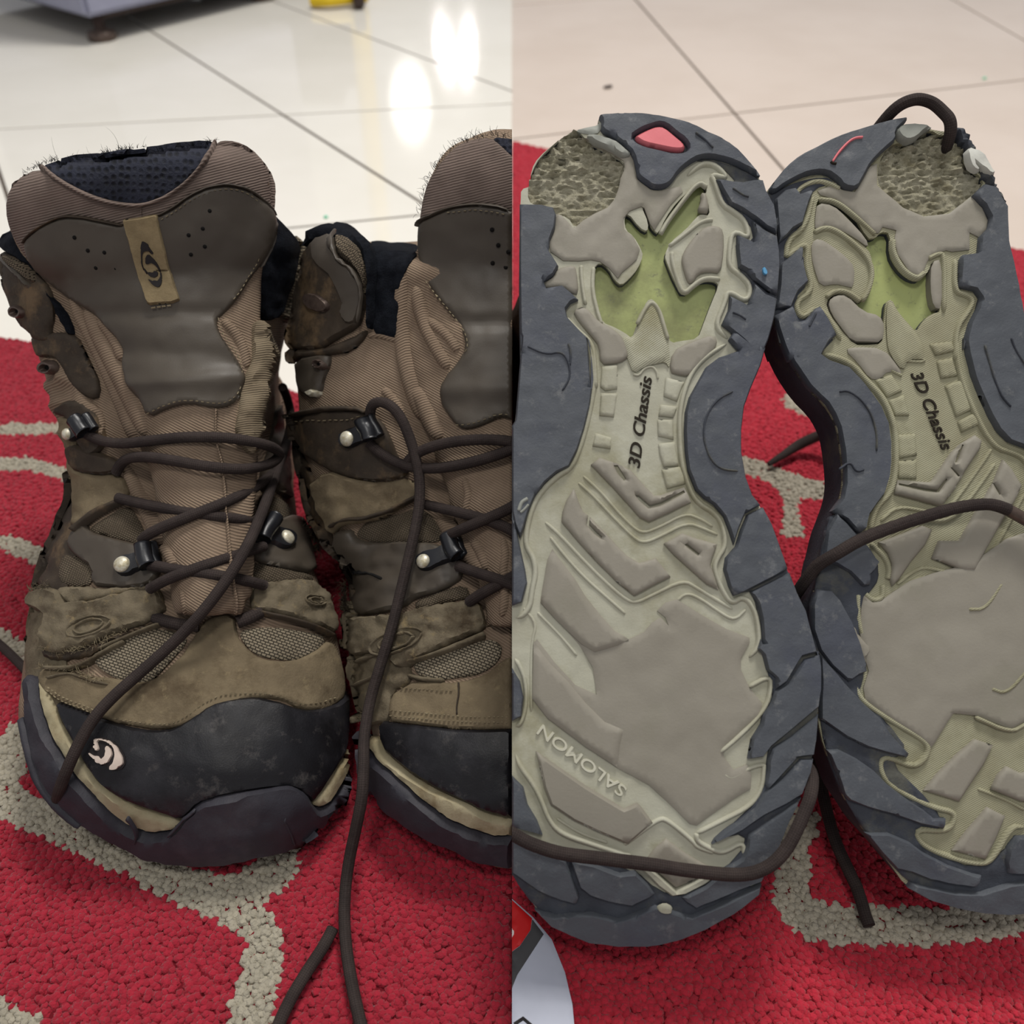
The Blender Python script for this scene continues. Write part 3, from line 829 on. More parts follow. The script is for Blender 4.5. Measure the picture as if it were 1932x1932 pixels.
# ---------------------------------------------------------------- boot 1
a1 = thing('hiking_boot', (-.14, .30, RUGZ), 'worn brown hiking boot standing whole, pale swirl badge on its toe cap', 'boot', 'pair of standing hiking boots')
lt1 = tab([(380, 30), (430, 14), (500, 8), (560, 22), (640, 62), (700, 82), (760, 102), (800, 112), (850, 130), (900, 138), (950, 142), (1000, 133), (1050, 118), (1100, 103), (1180, 90), (1250, 82), (1330, 80)])
rt1 = tab([(380, 540), (420, 544), (450, 552), (500, 556), (560, 548), (620, 541), (700, 526), (760, 528), (850, 530), (900, 532), (950, 545), (1000, 563), (1050, 580), (1100, 600), (1180, 622), (1250, 638), (1320, 646)])
f1 = foot_parts([(.1705, -.130, -.100, .022), (.174, -.148, -.092, .036), (.180, -.168, -.082, .046), (.190, -.186, -.0735, .054), (.205, -.198, -.070, .061), (.22, -.205, -.072, .067), (.24, -.210, -.0735, .077), (.26, -.211, -.077, .089), (.29, -.208, -.090, .102), (.33, -.203, -.108, .112), (.37, -.205, -.118, .112), (.41, -.208, -.125, .10), (.44, -.20, -.13, .085), (.455, -.185, -.145, .06)])
s1 = shaft_parts([(.065, .262, .45), (.085, .275, .447), (.105, .292, .444), (.125, .308, .44), (.145, .326, .44), (.16, .336, .44), (.174, .342, .438)], lt1, rt1)
me, V, F = remeshed([f1, s1], voxel=.0030, smooth=6, wr=.0010, wsc=45)
body1 = link('upper', me, M['twill'], a1)
B1 = Surf(V, F)
tg1 = tongue_parts([(1165, 1165, .082, 330, 470, .004), (1100, 1100, .090, 318, 482, .005), (1000, 1000, .100, 300, 486, .005), (900, 900, .112, 288, 490, .006), (800, 800, .126, 240, 500, .006), (720, 720, .138, 205, 503, .006), (640, 640, .150, 172, 500, .006), (580, 575, .160, 140, 500, .006),
                    (530, 510, .169, 85, 498, .007), (480, 450, .180, 38, 510, .009), (425, 395, .190, 14, 517, .011), (385, 345, .198, 16, 513, .013), (350, 305, .2045, 34, 500, .013), (328, 283, .2085, 56, 480, .010), (318, 272, .2105, 90, 455, .005)])
me, V, F = remeshed([tg1], voxel=.0026, smooth=5, wr=.0007, wsc=50)
tong1 = link('tongue', me, M['twill'], a1, label='padded cloth tongue with a grey-brown rim')
T1 = Surf(V, F)
o = 0
me_all = remeshed([f1, s1, tg1], voxel=.0030, smooth=4)
A1 = Surf(me_all[1], me_all[2]); bpy.data.meshes.remove(me_all[0])

# tongue pieces
panel('rim_cloth', 'L1 235,290 100,360 45,470 50,600 100,720 190,860 170,740 200,690 280,625 400,575 500,580 620,605 760,635 960,575 1050,530 1150,455 1270,400 1400,390 1500,415 1590,485 1632,560 1640,650 1662,450 1655,350 1600,250 1520,165 1430,125 1350,122 1318,140 1290,195 1230,265 1150,355 1050,435 950,485 850,510 700,495 560,455 430,395 330,335',
      T1, M['twill_dark'], tong1, h0=-.001, h1=.0010, side=-1, step=7)
panel('mesh_lining', 'L1 240,283 400,228 600,185 800,152 1000,132 1150,126 1318,133 1290,190 1230,260 1150,350 1050,430 950,480 850,505 700,490 560,450 430,390 330,330', T1, M['spacer'], tong1, h0=-.001, h1=.0010, side=-1, step=6, label='dark navy open spacer mesh')
rib('L1 245,290 330,333 430,393 560,453 700,493 850,508 950,483 1050,433 1150,353 1230,263 1290,193 1318,138', T1, M['twill_dark'], tong1, 4, .002, name='binding')
TL = panel('leather_patch', 'L1 160,740 190,690 280,622 400,572 500,577 620,602 760,632 960,572 1050,527 1150,452 1270,397 1400,387 1500,412 1590,482 1635,560 1640,620 1615,760 1560,880 1500,980 1440,1080 1360,1170 1312,1200 1330,1290 1400,1390 1462,1470 1480,1560 1460,1660 1400,1730 1300,1742 1150,1710 1020,1742 910,1800 870,1700 800,1600 750,1480 740,1350 640,1220 520,1130 400,1040 300,960 200,870',
      T1, M['leather'], tong1, h0=-.0015, h1=.0026, side=-1, step=7, edge=5, wob=.0004, wscale=60, hfun=lambda u, v: -.0013 * math.exp(-((v - 592) / 14) ** 2) - .0016 * math.exp(-((v - 672 - .1 * (u - 340)) / 22) ** 2) + .0016 * math.exp(-((v - 722 + .06 * (u - 340)) / 16) ** 2) + .0015 * math.exp(-((u - 505) / 18) ** 2) * (v < 560), label='smooth grey-brown leather patch with rows of punched holes')
rib('L1 165,735 195,685 283,617 400,567 500,572 620,597 760,627', T1, M['leather_dark'], tong1, 2.2, .0016, base=.0016, name='edge_welt')
rib('L1 965,567 1050,522 1150,447 1270,392 1400,382 1500,407 1592,477 1640,560 1643,620 1620,760 1565,880', T1, M['leather'], tong1, 2.2, .0018, base=.0016, name='edge_welt')
stitches('L1 985,590 1070,545 1160,475 1280,418 1400,405 1490,430 1570,500 1612,570 1612,640', T1, tong1, off=.0024)
stitches('L1 1555,820 1510,920 1460,1030 1410,1090', T1, tong1, off=.0024)
stitches('L1 1325,1200 1345,1290 1400,1380 1450,1450 1462,1540 1445,1650 1390,1712 1300,1725 1150,1695 1020,1725 920,1780', T1, tong1, off=.0026)
for x, y in ((475, 702), (555, 775), (650, 788), (600, 873), (708, 880), (1273, 542), (1232, 645), (1148, 685), (1242, 748), (1162, 795)):
    g = px('L1 %d,%d' % (x, y))[0]; p, n = T1(*g); lathe_on('punched_hole', p + n * .0019, n, [(.0008, -.001), (.0008, .0009)], M['hole'], TL, seg=10)
TB = panel('woven_tab', 'L1 760,602 765,590 955,560 967,570 1000,700 1050,900 1102,1088 1098,1098 1060,1112 925,1122 910,1112 850,950 800,760', T1, M['tab'], tong1, h0=0, h1=.0040, side=-1, cs=0, step=6, edge=3, label='tan woven tab with a dark oval swirl')
stitches('L1 935,1140 980,1135 1080,1122', T1, tong1, off=.0026, dash=7, gap=3, w=1.6)
panel('swirl_print', 'T1 410,510 450,495 530,540 600,640 655,710 620,745 570,700 500,685 440,710 415,770 420,880 450,970 500,1050 560,1110 620,1125 650,1090 690,1085 730,1120 725,1190 690,1240 630,1245 560,1200 490,1120 430,1010 385,900 375,750 380,600', T1, M['logo_dark'], TB, h0=.003, h1=.0044, side=-1, step=3, edge=1)
panel('swirl_print', 'T1 455,860 465,780 510,735 570,745 640,800 700,880 760,1000 795,1120 815,1250 800,1380 740,1440 660,1420 580,1350 520,1240 580,1265 640,1295 700,1300 745,1250 765,1160 745,1070 700,980 640,910 580,885 530,910 480,910', T1, M['logo_dark'], TB, h0=.003, h1=.0044, side=-1, step=3, edge=1)
rib('L1 862,505 862,540 868,590', T1, M['twill_dark'], tong1, 1.5, .0008, name='seam')
rib('L1 1312,1745 1310,1800 1308,1932 L2 1195,400 1225,520 1235,640 1250,850 1265,1050 1290,1200 1300,1330', T1, M['twill'], tong1, 2.0, .0012, name='seam')
fuzz('L1 150,330 245,283 400,228 600,185 800,152 1000,132 1150,126 1318,128', T1, tong1, 260, .0018, M['fleece'], up=(0, .5, 1))
fuzz('L1 250,283 400,228 600,180 900,140', T1, tong1, 10, .007, M['fleece'], up=(-.4, .3, 1), r=.00006)
# long folds of the gusset left and right of the tongue
for s, w_, h_ in (('L1 430,1060 480,1180 560,1330 640,1500 720,1680 790,1850 L2 740,390', 7, .004), ('L1 520,1140 600,1300 680,1460 760,1620 830,1760 880,1900', 9, .0045), ('L1 600,1200 700,1330 740,1450', 6, .003),
                  ('L2 700,520 740,640 800,760 850,860 880,960', 9, .004), ('L2 900,960 930,1010 960,1080', 6, .003), ('L1 1350,1200 1440,1290 1490,1400 1500,1500', 6, .003),
                  ('L2 1000,1210 1010,1280 1025,1350', 3, .0015), ('L2 1285,1200 1300,1290 1305,1350', 3, .0015)):
    rib(s, A1, M['twill'], a1, w_ * 1.8, h_ * .65, base=-.0004, name='cloth_fold')
for s in ('L1 1530,1210 1600,1210 1625,1290 1660,1380 1670,1460 1650,1540 1600,1600 1610,1700 1580,1800 1570,1932 1460,1932 1450,1700 1480,1550 1530,1450 1530,1330', 'L2 1330,60 1440,20 1450,110 1460,200 1440,330 1410,420 1380,470 1330,420 1290,330 1320,200'):
    panel('crumpled_gusset', s, A1, M['gusset'], a1, h0=-.004, h1=.0045, side=-1, step=6, edge=9, wob=.0022, wscale=34, cs=2)

def P1(name, s, m, h=.0022, **k):
    k.setdefault('step', 8); k.setdefault('edge', 5); k.setdefault('wob', .0006); k.setdefault('wscale', 30)
    return panel(name, s, B1, M[m], k.pop('parent', a1), h0=-.0015, h1=h, side=-1, **k)
# collar
P1('flank', 'P 145,880 160,960 150,1020 140,1080 120,1130 60,1130 80,1040 100,980 110,900', 'leather_dark', .0012)
P1('flank', 'P 60,1130 125,1150 135,1200 125,1260 130,1340 50,1350 50,1200', 'suede_grey', .0012)
P1('collar_lining', 'L1 25,740 60,690 110,680 200,860 250,1000 400,1130 470,1290 420,1290 300,1000 180,860 60,800', 'fleece', .004, wob=.002)
P1('collar_lining', 'L1 1640,590 1700,640 1760,700 1790,800 1760,900 1740,1010 1700,1130 1650,1200 1555,1200 1555,1000 1590,850 1630,700', 'fleece', .0042, wob=.0015, label='dark navy fleece lining')
P1('collar_knit', 'L1 1755,690 1800,720 1835,800 1830,900 1790,1000 1770,1100 1740,1230 1680,1180 1700,1130 1740,1010 1765,900 1790,800', 'knit', .0048)
P1('collar_leather', 'L1 14,850 25,800 60,790 120,830 200,890 290,980 330,1050 340,1200 320,1250 330,1340 240,1330 200,1270 130,1220 60,1050 20,930', 'leather_dark', .003)
P1('collar_welt', 'L1 30,830 60,815 110,850 200,950 270,1050 310,1160 320,1230 300,1230 290,1150 250,1060 180,980 100,900 60,870', 'leather', .0045)
P1('collar_knit', 'L1 60,815 110,815 190,870 240,930 270,1010 200,950 120,890 70,860', 'knit_fine', .0048)
P1('side_panel', 'L1 200,1300 330,1280 470,1280 550,1450 620,1600 600,1700 480,1640 420,1560 390,1480 340,1420 250,1430 220,1360', 'leather_dark', .0025)
P1('side_panel', 'L1 255,1430 400,1440 480,1600 560,1700 640,1780 640,1932 380,1932 340,1760 290,1600', 'twill', .0018, wob=.003)
P1('side_panel', 'L1 340,1740 450,1680 560,1720 630,1830 660,1960 L2 600,380 560,450 500,470 430,380 400,260 310,230', 'leather_dark', .0030)
P1('suede_panel', 'L2 325,250 430,262 442,400 430,500 450,560 560,578 690,572 732,700 620,765 520,815 440,875 405,840 420,700 395,560 380,420 340,330', 'suede', .0026, wob=.0015)
P1('side_panel', 'L2 380,420 430,400 520,440 620,470 700,515 650,560 560,575 450,560 400,500', 'leather_dark', .0036)
P1('mesh_inset', 'L2 500,872 560,830 700,742 760,800 822,940 785,960 640,925 510,892', 'knit_fine', .0012)
rib('L2 430,900 500,830 600,770 700,725', B1, M['leather_dark'], a1, 6, .003, base=.002, name='edge_welt')
G1 = P1('grey_leather_patch', 'L2 390,945 425,880 490,850 505,895 640,935 785,965 870,985 902,1050 890,1125 830,1192 700,1205 600,1195 520,1190 522,1085 460,1050 400,995', 'leather', .0030, label='smooth grey leather patch under the hook')
P1('mesh_inset', 'L2 335,1050 385,1000 460,1052 518,1085 520,1180 430,1195 325,1170', 'knit_fine', .0014)
P1('suede_strap', 'L2 180,1270 222,1210 330,1200 375,1250 380,1290 600,1255 870,1190 912,1260 925,1342 800,1402 700,1442 600,1465 500,1522 400,1560 250,1565 258,1440 278,1400 262,1340 200,1310', 'suede_grey', .0045, jag=4, step=6, wob=.0016, wscale=26, label='frayed grey-tan suede strap torn at its outer end')
P1('suede_strap', 'L2 320,1200 420,1195 600,1205 830,1195 870,1190 700,1240 500,1280 400,1300 360,1260', 'suede_grey', .0030, jag=3, step=6, wob=.0016)
for k in (1.0, .66):
    cx, cy = px('L2 525,1425')[0]; pts = [(cx + 38 * k * math.cos(t) + 6 * k * math.sin(t), cy + 15 * k * math.sin(t) - 12 * k * math.cos(t)) for t in np.linspace(0, 2 * math.pi, 22)]
    rib('P ' + ' '.join('%.1f,%.1f' % p for p in pts), B1, M['suede_grey'], a1, 2.4, .0016, base=.0042, name='embossed_oval')
P1('torn_strip', 'L2 250,1530 400,1540 560,1500 700,1450 880,1370 920,1380 800,1440 620,1500 520,1570 400,1600 270,1600', 'leather_dark', .0026, jag=4, step=6, wob=.0018)
P1('vamp_mesh', 'L2 500,1580 600,1520 760,1440 900,1425 1015,1460 1040,1500 940,1610 830,1730 760,1735 640,1700 560,1650', 'knit', .0014, label='tan mesh with dark slits')
for s, w_, h_ in (('L2 270,1640 400,1650 500,1620 580,1560 700,1500', 5, .003), ('L2 560,1540 680,1490 800,1440 900,1400', 4, .003), ('L2 290,1700 400,1670 480,1710 620,1740', 4, .0028), ('L2 880,1375 960,1395 1050,1415', 6, .003)):
    rib(s, B1, M['suede_grey'], a1, w_, h_, base=.001, name='torn_edge')
TS = P1('toe_suede', 'L2 1090,1450 1150,1365 1290,1345 1312,1470 1332,1505 1380,1560 1450,1600 1600,1612 1720,1560 1812,1480 1850,1560 1885,1680 1893,1790 1830,1855 1740,1885 1640,1868 1560,1818 1430,1808 1300,1838 1150,1905 1050,1955 900,1985 700,1955 560,1915 400,1855 280,1795 235,1740 238,1640 330,1650 480,1690 640,1700 780,1735 900,1690 1000,1590 1060,1505', 'suede', .0026, step=7, label='scuffed tan suede above the toe cap')
stitches('L3 210,460 260,500 330,530 400,560 470,590', B1, a1, off=.0030, dash=4, gap=4); stitches('L3 205,480 255,520 330,552 400,580 465,608', B1, a1, off=.0030, dash=4, gap=4)
stitches('L3 560,625 650,640 760,660 870,655 950,610 1040,540 1150,500 1300,490 1420,515 1500,550 1600,560 1720,510', B1, a1, off=.0028, dash=4, gap=5)
P1('vamp_mesh', 'L2 1320,1440 1400,1425 1500,1415 1700,1445 1805,1480 1740,1562 1650,1602 1500,1595 1400,1565 1340,1500', 'knit', .0014, label='tan mesh with dark slits')
P1('suede_strap', 'L2 1378,1275 1385,1210 1420,1180 1480,1170 1600,1165 1730,1165 1790,1280 1832,1380 1838,1460 1720,1415 1600,1375 1480,1345 1390,1325', 'suede_grey', .0042, jag=3, step=6, wob=.0016, wscale=26, label='frayed suede strap on the right side')
P1('side_panel', 'L2 1382,900 1500,840 1622,790 1680,850 1700,950 1712,1000 1735,1130 1560,1095 1400,1055 1368,1000', 'leather', .0032)
P1('mesh_inset', 'L2 1430,700 1480,690 1560,720 1615,790 1500,842 1400,855', 'knit_fine', .0014)
P1('mesh_inset', 'L2 1335,1080 1400,1060 1500,1085 1720,1130 1725,1165 1480,1172 1370,1150', 'knit_fine', .0016)
P1('side_panel', 'L2 1480,430 1530,150 1560,300 1592,400 1592,600 1600,710 1560,700 1480,640 1440,680 1420,600', 'leather_dark', .003, wob=.0025)
for k in (1.0, .6):
    cx, cy = px('L2 1700,1285')[0]; pts = [(cx + 17 * k * math.cos(t), cy + 9 * k * math.sin(t) + 4 * k * math.cos(t)) for t in np.linspace(0, 2 * math.pi, 18)]
    rib('P ' + ' '.join('%.1f,%.1f' % p for p in pts), B1, M['suede_grey'], a1, 2.0, .0014, base=.0040, name='embossed_oval')
rib('L2 1380,1330 1480,1355 1600,1385 1720,1425 1810,1470', B1, M['leather_dark'], a1, 4, .0025, base=.002, name='torn_edge')
# toe cap and sole
TC = P1('toe_cap', 'L3 235,530 330,560 470,620 540,645 640,672 760,692 880,682 980,612 1060,552 1180,522 1300,512 1400,532 1500,572 1580,588 1660,572 1740,532 1782,455 1790,640 1775,800 1700,920 1620,1045 1590,1065 1500,985 1380,995 1100,1035 1010,1065 960,1115 912,1155 800,1112 600,1052 480,972 400,872 320,722 255,620', 'toe_rubber', .0036, step=9, edge=6, wob=.0003, label='scuffed black rubber toe cap')
panel('badge', 'BG 560,400 740,350 940,400 1140,540 1330,730 1470,930 1540,1130 1530,1290 1380,1390 1180,1430 1000,1390 900,1290 700,1280 520,1190 360,1050 320,880 420,760 460,560', B1, M['logo_dark'], TC, h0=.003, h1=.0042, side=-1, step=4, edge=2, label='oval swirl badge')
panel('badge_swirl', 'BG 570,450 730,415 900,460 1080,580 1250,760 1390,960 1460,1120 1465,1240 1350,1320 1180,1360 1060,1350 1010,1310 1060,1240 1130,1180 1165,1040 1150,900 1080,780 980,660 860,580 740,550 650,560 640,640 680,760 690,830 650,890 570,900 540,850 520,760 550,620 540,520', B1, M['logo_light'], TC, h0=.004, h1=.0052, side=-1, step=3, edge=1.2)
panel('badge_swirl', 'BG 370,880 430,930 520,990 640,985 740,1030 810,1085 870,1030 880,950 860,860 870,790 940,725 1010,770 1080,880 1105,980 1080,1080 1000,1160 880,1210 780,1225 680,1210 560,1140 450,1050 380,960', B1, M['logo_light'], TC, h0=.004, h1=.0052, side=-1, step=3, edge=1.2)
P1('midsole_stripe', 'L3 145,400 165,420 205,500 262,640 362,812 442,952 600,1062 760,1132 915,1160 885,1205 800,1222 700,1212 560,1132 450,1032 330,902 230,742 158,560', 'cream_foam', .0030, label='dirty cream midsole stripe')
P1('midsole_stripe', 'L3 1780,770 1740,860 1660,982 1592,1072 1640,1090 1700,1052 1760,942 1790,860', 'cream_foam', .0034, label='cream midsole stripe at the right of the toe')
P1('outsole', 'L3 95,380 150,400 160,560 230,742 330,902 450,1032 560,1132 700,1217 800,1228 872,1212 950,1120 1010,1058 1100,1032 1240,1010 1380,990 1450,975 1500,980 1560,1020 1600,1080 1625,1095 1700,1060 1770,930 1795,850 1785,980 1720,1130 1600,1230 1500,1290 1300,1342 1100,1368 900,1375 700,1330 500,1225 330,1110 200,950 130,780 100,600', 'sole_rubber', .0055, step=8, edge=6, wob=.0006, label='dark rubber outsole curling up over the toe')
rib('L3 100,620 140,800 200,960 330,1100 400,1150', B1, M['sole_rubber'], a1, 5, .003, base=.004, name='outsole_edge')
for s, w_ in (('L3 640,1100 700,1180 680,1240', 3), ('L3 1440,1120 1470,1180 1490,1250', 3), ('L3 860,1215 940,1130 1000,1075', 3)):
    rib(s, B1, M['sole_rubber'], a1, w_, .0012, base=.0050, name='outsole_groove')
fuzz('L2 180,1270 222,1210 330,1200', B1, a1, 70, .003, M['suede_grey'], off=.003); fuzz('L2 1640,880 1720,900 1720,1000', B1, a1, 260, .006, M['leather_dark'], off=.001, up=(.8, -.2, .2), r=.0002, name='fluff')
fuzz('L2 1700,1280 1790,1290', B1, a1, 120, .004, M['suede_grey'], off=.001, up=(.8, -.3, 0), r=.0002); fuzz('L2 1540,60 1560,300 1580,600', B1, a1, 80, .003, M['fleece'], up=(.6, 0, 0))
fuzz('L2 250,1530 400,1560 560,1520 720,1440', B1, a1, 120, .0025, M['stitch'], off=.003); fuzz('L2 240,1640 420,1660 620,1730', B1, a1, 100, .0025, M['stitch'], off=.002)
# hooks
hook(a1, B1, px('L2 705,1085')[0], px('L2 850,1040')[0], off=.003)
hook(a1, B1, px('L2 1545,950')[0], px('L2 1440,915')[0], off=.003)
hook(a1, B1, px('L2 432,350')[0], px('L2 515,300')[0], off=.003, size=14)
def ring_eye(parent, surf, c, rad, lab, side=-1):
    c = px(c)[0]; T_ = np.linspace(0, 2 * math.pi, 15)[:-1]
    e = lambda k, s: [(c[0] + rad * k * (math.cos(t) + .25 * math.sin(t)), c[1] + rad * k * s * math.sin(t)) for t in T_]
    panel('lace_loop', e(1, .95), surf, M['steel'], parent, h0=0, h1=.0052, holes=[e(.42, .62)], side=side, step=4, edge=3, label=lab)
    panel('loop_slot', e(.5, .7), surf, M['hole'], parent, h0=0, h1=.0032, side=side, step=4, edge=1)
ring_eye(a1, B1, 'L1 155,1150', 13, 'worn metal ring'); ring_eye(a1, B1, 'L1 335,1490', 15, 'worn metal ring')
# laces: (u, v, height over the boot)
def lace_over(parent, s, hs, surf, side=-1, r=LR, label=None, extra=None, name='shoelace'):
    pts = px(s); hs = hs if isinstance(hs, (list, tuple)) else [hs] * len(pts); out = []
    for (u, v), h in zip(pts, hs):
        p, n = surf(min(u, 975), v); out.append(p + n * h)
    out += extra or []
    # smooth depth along the path so the cord bridges gaps like a real lace
    A = np.array([tuple(q) for q in out])
    for _ in range(2): A[1:-1] = A[1:-1] * .5 + (A[:-2] + A[2:]) * .25
    return tube(name, A, r, M['lace'], parent, side=side, label=label)
H = .0044
lace_over(a1, 'L2 490,330 540,370 610,398 720,410 850,385 1050,362 1250,378 1380,405 1440,445 1445,500 1400,560 1300,582 1150,562 1000,502 850,452 750,455 690,500 655,560', [H, H, H, H, H, H + .001, H + .002, H + .005, H + .0065, H + .0065, H + .0055, H + .004, H + .002, H + .001, H + .001, H + .001, H, .002], A1, label='lace looped across the shin of the tongue')
lace_over(a1, 'L2 680,725 750,735 850,752 1050,795 1200,822 1350,845 1420,860', H, A1)
lace_over(a1, 'L2 840,960 860,930 900,893 1050,832 1250,742 1380,672 1450,610', H + .002, A1)
lace_over(a1, 'L2 860,1085 1000,1108 1200,1138 1300,1150 1400,1185', H, A1)
lace_over(a1, 'L2 880,1210 950,1158 1100,1100 1250,1058 1420,1010', H + .002, A1)
lace_over(a1, 'L2 860,1365 950,1392 1050,1412 1100,1400', [.001, .003, .003, .001], A1, r=.0024); lace_over(a1, 'L2 1310,1385 1380,1365 1430,1335', [.001, .004, .001], A1, r=.0026)
fr = [atz(118, 1512, .012), atz(100, 1500, .011), atz(90, 1462, .012), atz(84, 1405, .014)]
lace_over(a1, 'L2 1515,80 1530,130 1535,220 1520,350 1485,480 1430,640 1372,820 1320,980 1250,1130 1150,1300 1050,1450 950,1580 800,1720 660,1850 L3 500,600 430,740 380,880 330,980 280,1040', [.004, H] + [.0085] * 11 + [.009, .009, .0095, .010, .010, .007], A1, extra=fr, label='long lace end running down over the toe cap to the rug')
tube('shoelace', lacepath([(-60, 1170, .01), (0, 1217, .010), (35, 1250, .010), (62, 1280, .010), (80, 1312, .011), (92, 1350, .013)]), LR, M['lace'], a1, side=-1, label='lace end on the rug at the left')

# ---------------------------------------------------------------- boot 2
a2 = thing('hiking_boot', (-.03, .30, RUGZ), 'worn brown standing hiking boot of which only the left half is seen', 'boot', 'pair of standing hiking boots')
lt2 = tab([(400, 608), (440, 592), (470, 581), (520, 577), (560, 573), (620, 562), (680, 560), (760, 562), (850, 572), (950, 592), (1050, 614), (1130, 630), (1200, 642), (1300, 655)])
rt2 = tab([(400, 1190), (470, 1205), (560, 1190), (700, 1160), (850, 1140), (1000, 1160), (1200, 1210), (1320, 1230)])
f2 = foot_parts([(.167, -.004, .030, .020), (.170, -.020, .042, .034), (.176, -.033, .051, .045), (.186, -.046, .058, .053), (.2, -.055, .062, .060), (.22, -.059, .063, .067), (.24, -.066, .062, .077), (.26, -.068, .060, .088), (.29, -.072, .053, .102), (.33, -.077, .045, .112), (.37, -.08, .040, .112), (.41, -.08, .034, .10), (.44, -.075, .02, .085), (.455, -.06, .005, .06)])
s2 = shaft_parts([(.065, .262, .45), (.085, .275, .447), (.105, .292, .444), (.125, .308, .44), (.145, .326, .44), (.16, .336, .44), (.172, .342, .438)], lt2, rt2)
tg2 = tongue_parts([(1190, 1190, .080, 915, 1060, .004), (1100, 1100, .090, 898, 1075, .005), (1000, 1000, .100, 860, 1090, .005), (900, 900, .112, 828, 1110, .006), (800, 800, .126, 796, 1150, .006), (720, 720, .138, 772, 1185, .006), (640, 640, .150, 758, 1220, .006), (570, 570, .160, 758, 1235, .006),
                    (510, 510, .169, 768, 1250, .007), (450, 460, .180, 788, 1280, .009), (395, 410, .190, 797, 1290, .011), (345, 370, .198, 806, 1288, .013), (300, 330, .2045, 832, 1270, .013), (275, 305, .2085, 866, 1240, .010), (262, 292, .2105, 905, 1200, .005)])
me, V, F = remeshed([f2, s2], voxel=.0030, smooth=6, wr=.0010, wsc=45)
B2 = Surf(V, F)
bm = bmesh.new(); bm.from_mesh(me); cut_bm(bm, -1); bm.to_mesh(me); bm.free()
body2 = link('upper', me, M['twill'], a2)
me, V, F = remeshed([tg2], voxel=.0026, smooth=5, wr=.0010, wsc=50)
T2 = Surf(V, F)
bm = bmesh.new(); bm.from_mesh(me); cut_bm(bm, -1); bm.to_mesh(me); bm.free()
tong2 = link('tongue', me, M['twill'], a2, label='padded cloth tongue cut off at the seam')
me_all = remeshed([f2, s2, tg2], voxel=.0030, smooth=4); A2 = Surf(me_all[1], me_all[2]); bpy.data.meshes.remove(me_all[0])
panel('rim_cloth', 'L4 1440,104 1350,110 1250,140 1150,232 1060,372 1030,475 1012,600 1015,650 1040,600 1100,575 1200,525 1350,505 1480,515 1565,545 1640,600 1640,260 1565,215 1500,150', T2, M['twill_dark'], tong2, h0=-.001, h1=.001, side=-1, step=7)
panel('mesh_lining', 'L4 1440,96 1565,108 1640,120 1640,270 1565,212 1500,152', T2, M['spacer'], tong2, h0=-.001, h1=.0006, side=-1, step=6, label='dark navy open spacer mesh')
TL2 = panel('leather_patch', 'L4 1012,660 1020,605 1100,572 1200,522 1350,502 1480,512 1565,545 1650,600 1650,1800 1565,1812 1500,1790 1400,1842 1300,1872 1250,1862 1180,1772 1140,1700 1160,1560 1250,1460 1292,1380 1270,1272 1200,1180 1110,1060 1060,990 1020,940 1010,800', T2, M['leather'], tong2, h0=-.0005, h1=.0024, side=-1, step=7, edge=5, wob=.0005, wscale=60, hfun=lambda u, v: -.0022 * math.exp(-((v - 612) / 16) ** 2) + .0014 * math.exp(-((v - 735) / 20) ** 2), label='smooth grey-brown leather patch with punched holes')
rib('L4 1016,640 1025,598 1100,566 1200,516 1350,496 1480,506 1565,540', T2, M['leather'], tong2, 2.2, .0018, base=.0016, name='edge_welt')
stitches('L4 1190,550 1270,545 1350,535 1450,540 1540,560', T2, tong2, off=.0026); stitches('L4 1240,1850 1310,1850 1400,1822 1490,1775 1565,1795', T2, tong2, off=.0026)
stitches('L4 1060,985 1110,1050 1200,1170 1280,1270 1310,1370 1280,1420', T2, tong2, off=.0026)
for x, y in ((1450, 652), (1482, 747), (1545, 785), (1455, 853), (1530, 890)):
    g = px('L4 %d,%d' % (x, y))[0]; p, n = T2(*g); lathe_on('punched_hole', p + n * .0019, n, [(.0009, -.001), (.0009, .0009)], M['hole'], TL2, seg=10)
fuzz('L4 1010,560 1030,470 1060,370 1150,230 1250,140 1350,110 1440,100 1550,106', T2, tong2, 120, .0028, M['fleece'], up=(-.5, .3, .8))
for s, w_, h_ in (('L4 900,900 885,1100 890,1300 910,1480 960,1640 1010,1800', 9, .004), ('L4 980,1000 1000,1150 1060,1300 1130,1420 1180,1500', 8, .004), ('L4 1050,1200 1130,1260 1200,1330 1240,1400', 7, .003), ('L5 880,100 950,200 1000,330 1080,440', 9, .004), ('L5 1060,950 1130,1040 1200,1130 1290,1230 1360,1350', 9, .004), ('L5 1230,700 1260,800 1240,900 1220,1000', 5, .003), ('L5 1290,1100 1340,1180 1370,1300', 6, .003), ('L5 1480,1080 1500,1200 1480,1300 1500,1450 1470,1600', 6, .003), ('L4 780,1620 850,1700 900,1800', 6, .003), ('L4 690,1300 760,1290 880,1330', 5, .003)):
    rib(s, A2, M['twill'], a2, w_ * 1.8, h_ * .65, base=-.0004, name='cloth_fold')
def P2(name, s, m, h=.0022, **k):
    k.setdefault('step', 8); k.setdefault('edge', 5); k.setdefault('wob', .0006); k.setdefault('wscale', 30)
    return panel(name, s, B2, M[m], k.pop('parent', a2), h0=-.0015, h1=h, side=-1, **k)
P2('inner_lining', 'L4 680,735 800,738 970,745 1020,790 950,850 900,950 888,1330 820,1300 720,1290 730,1100 740,900', 'fleece', .0015, wob=.001, label='dark navy lining inside the collar')
P2('collar_lining', 'L4 320,780 360,710 400,668 460,650 560,678 690,758 745,830 755,920 745,1200 712,1280 695,1200 705,1000 700,880 620,790 540,740 400,718', 'fleece', .0055, wob=.0015, label='dark navy fleece lining')
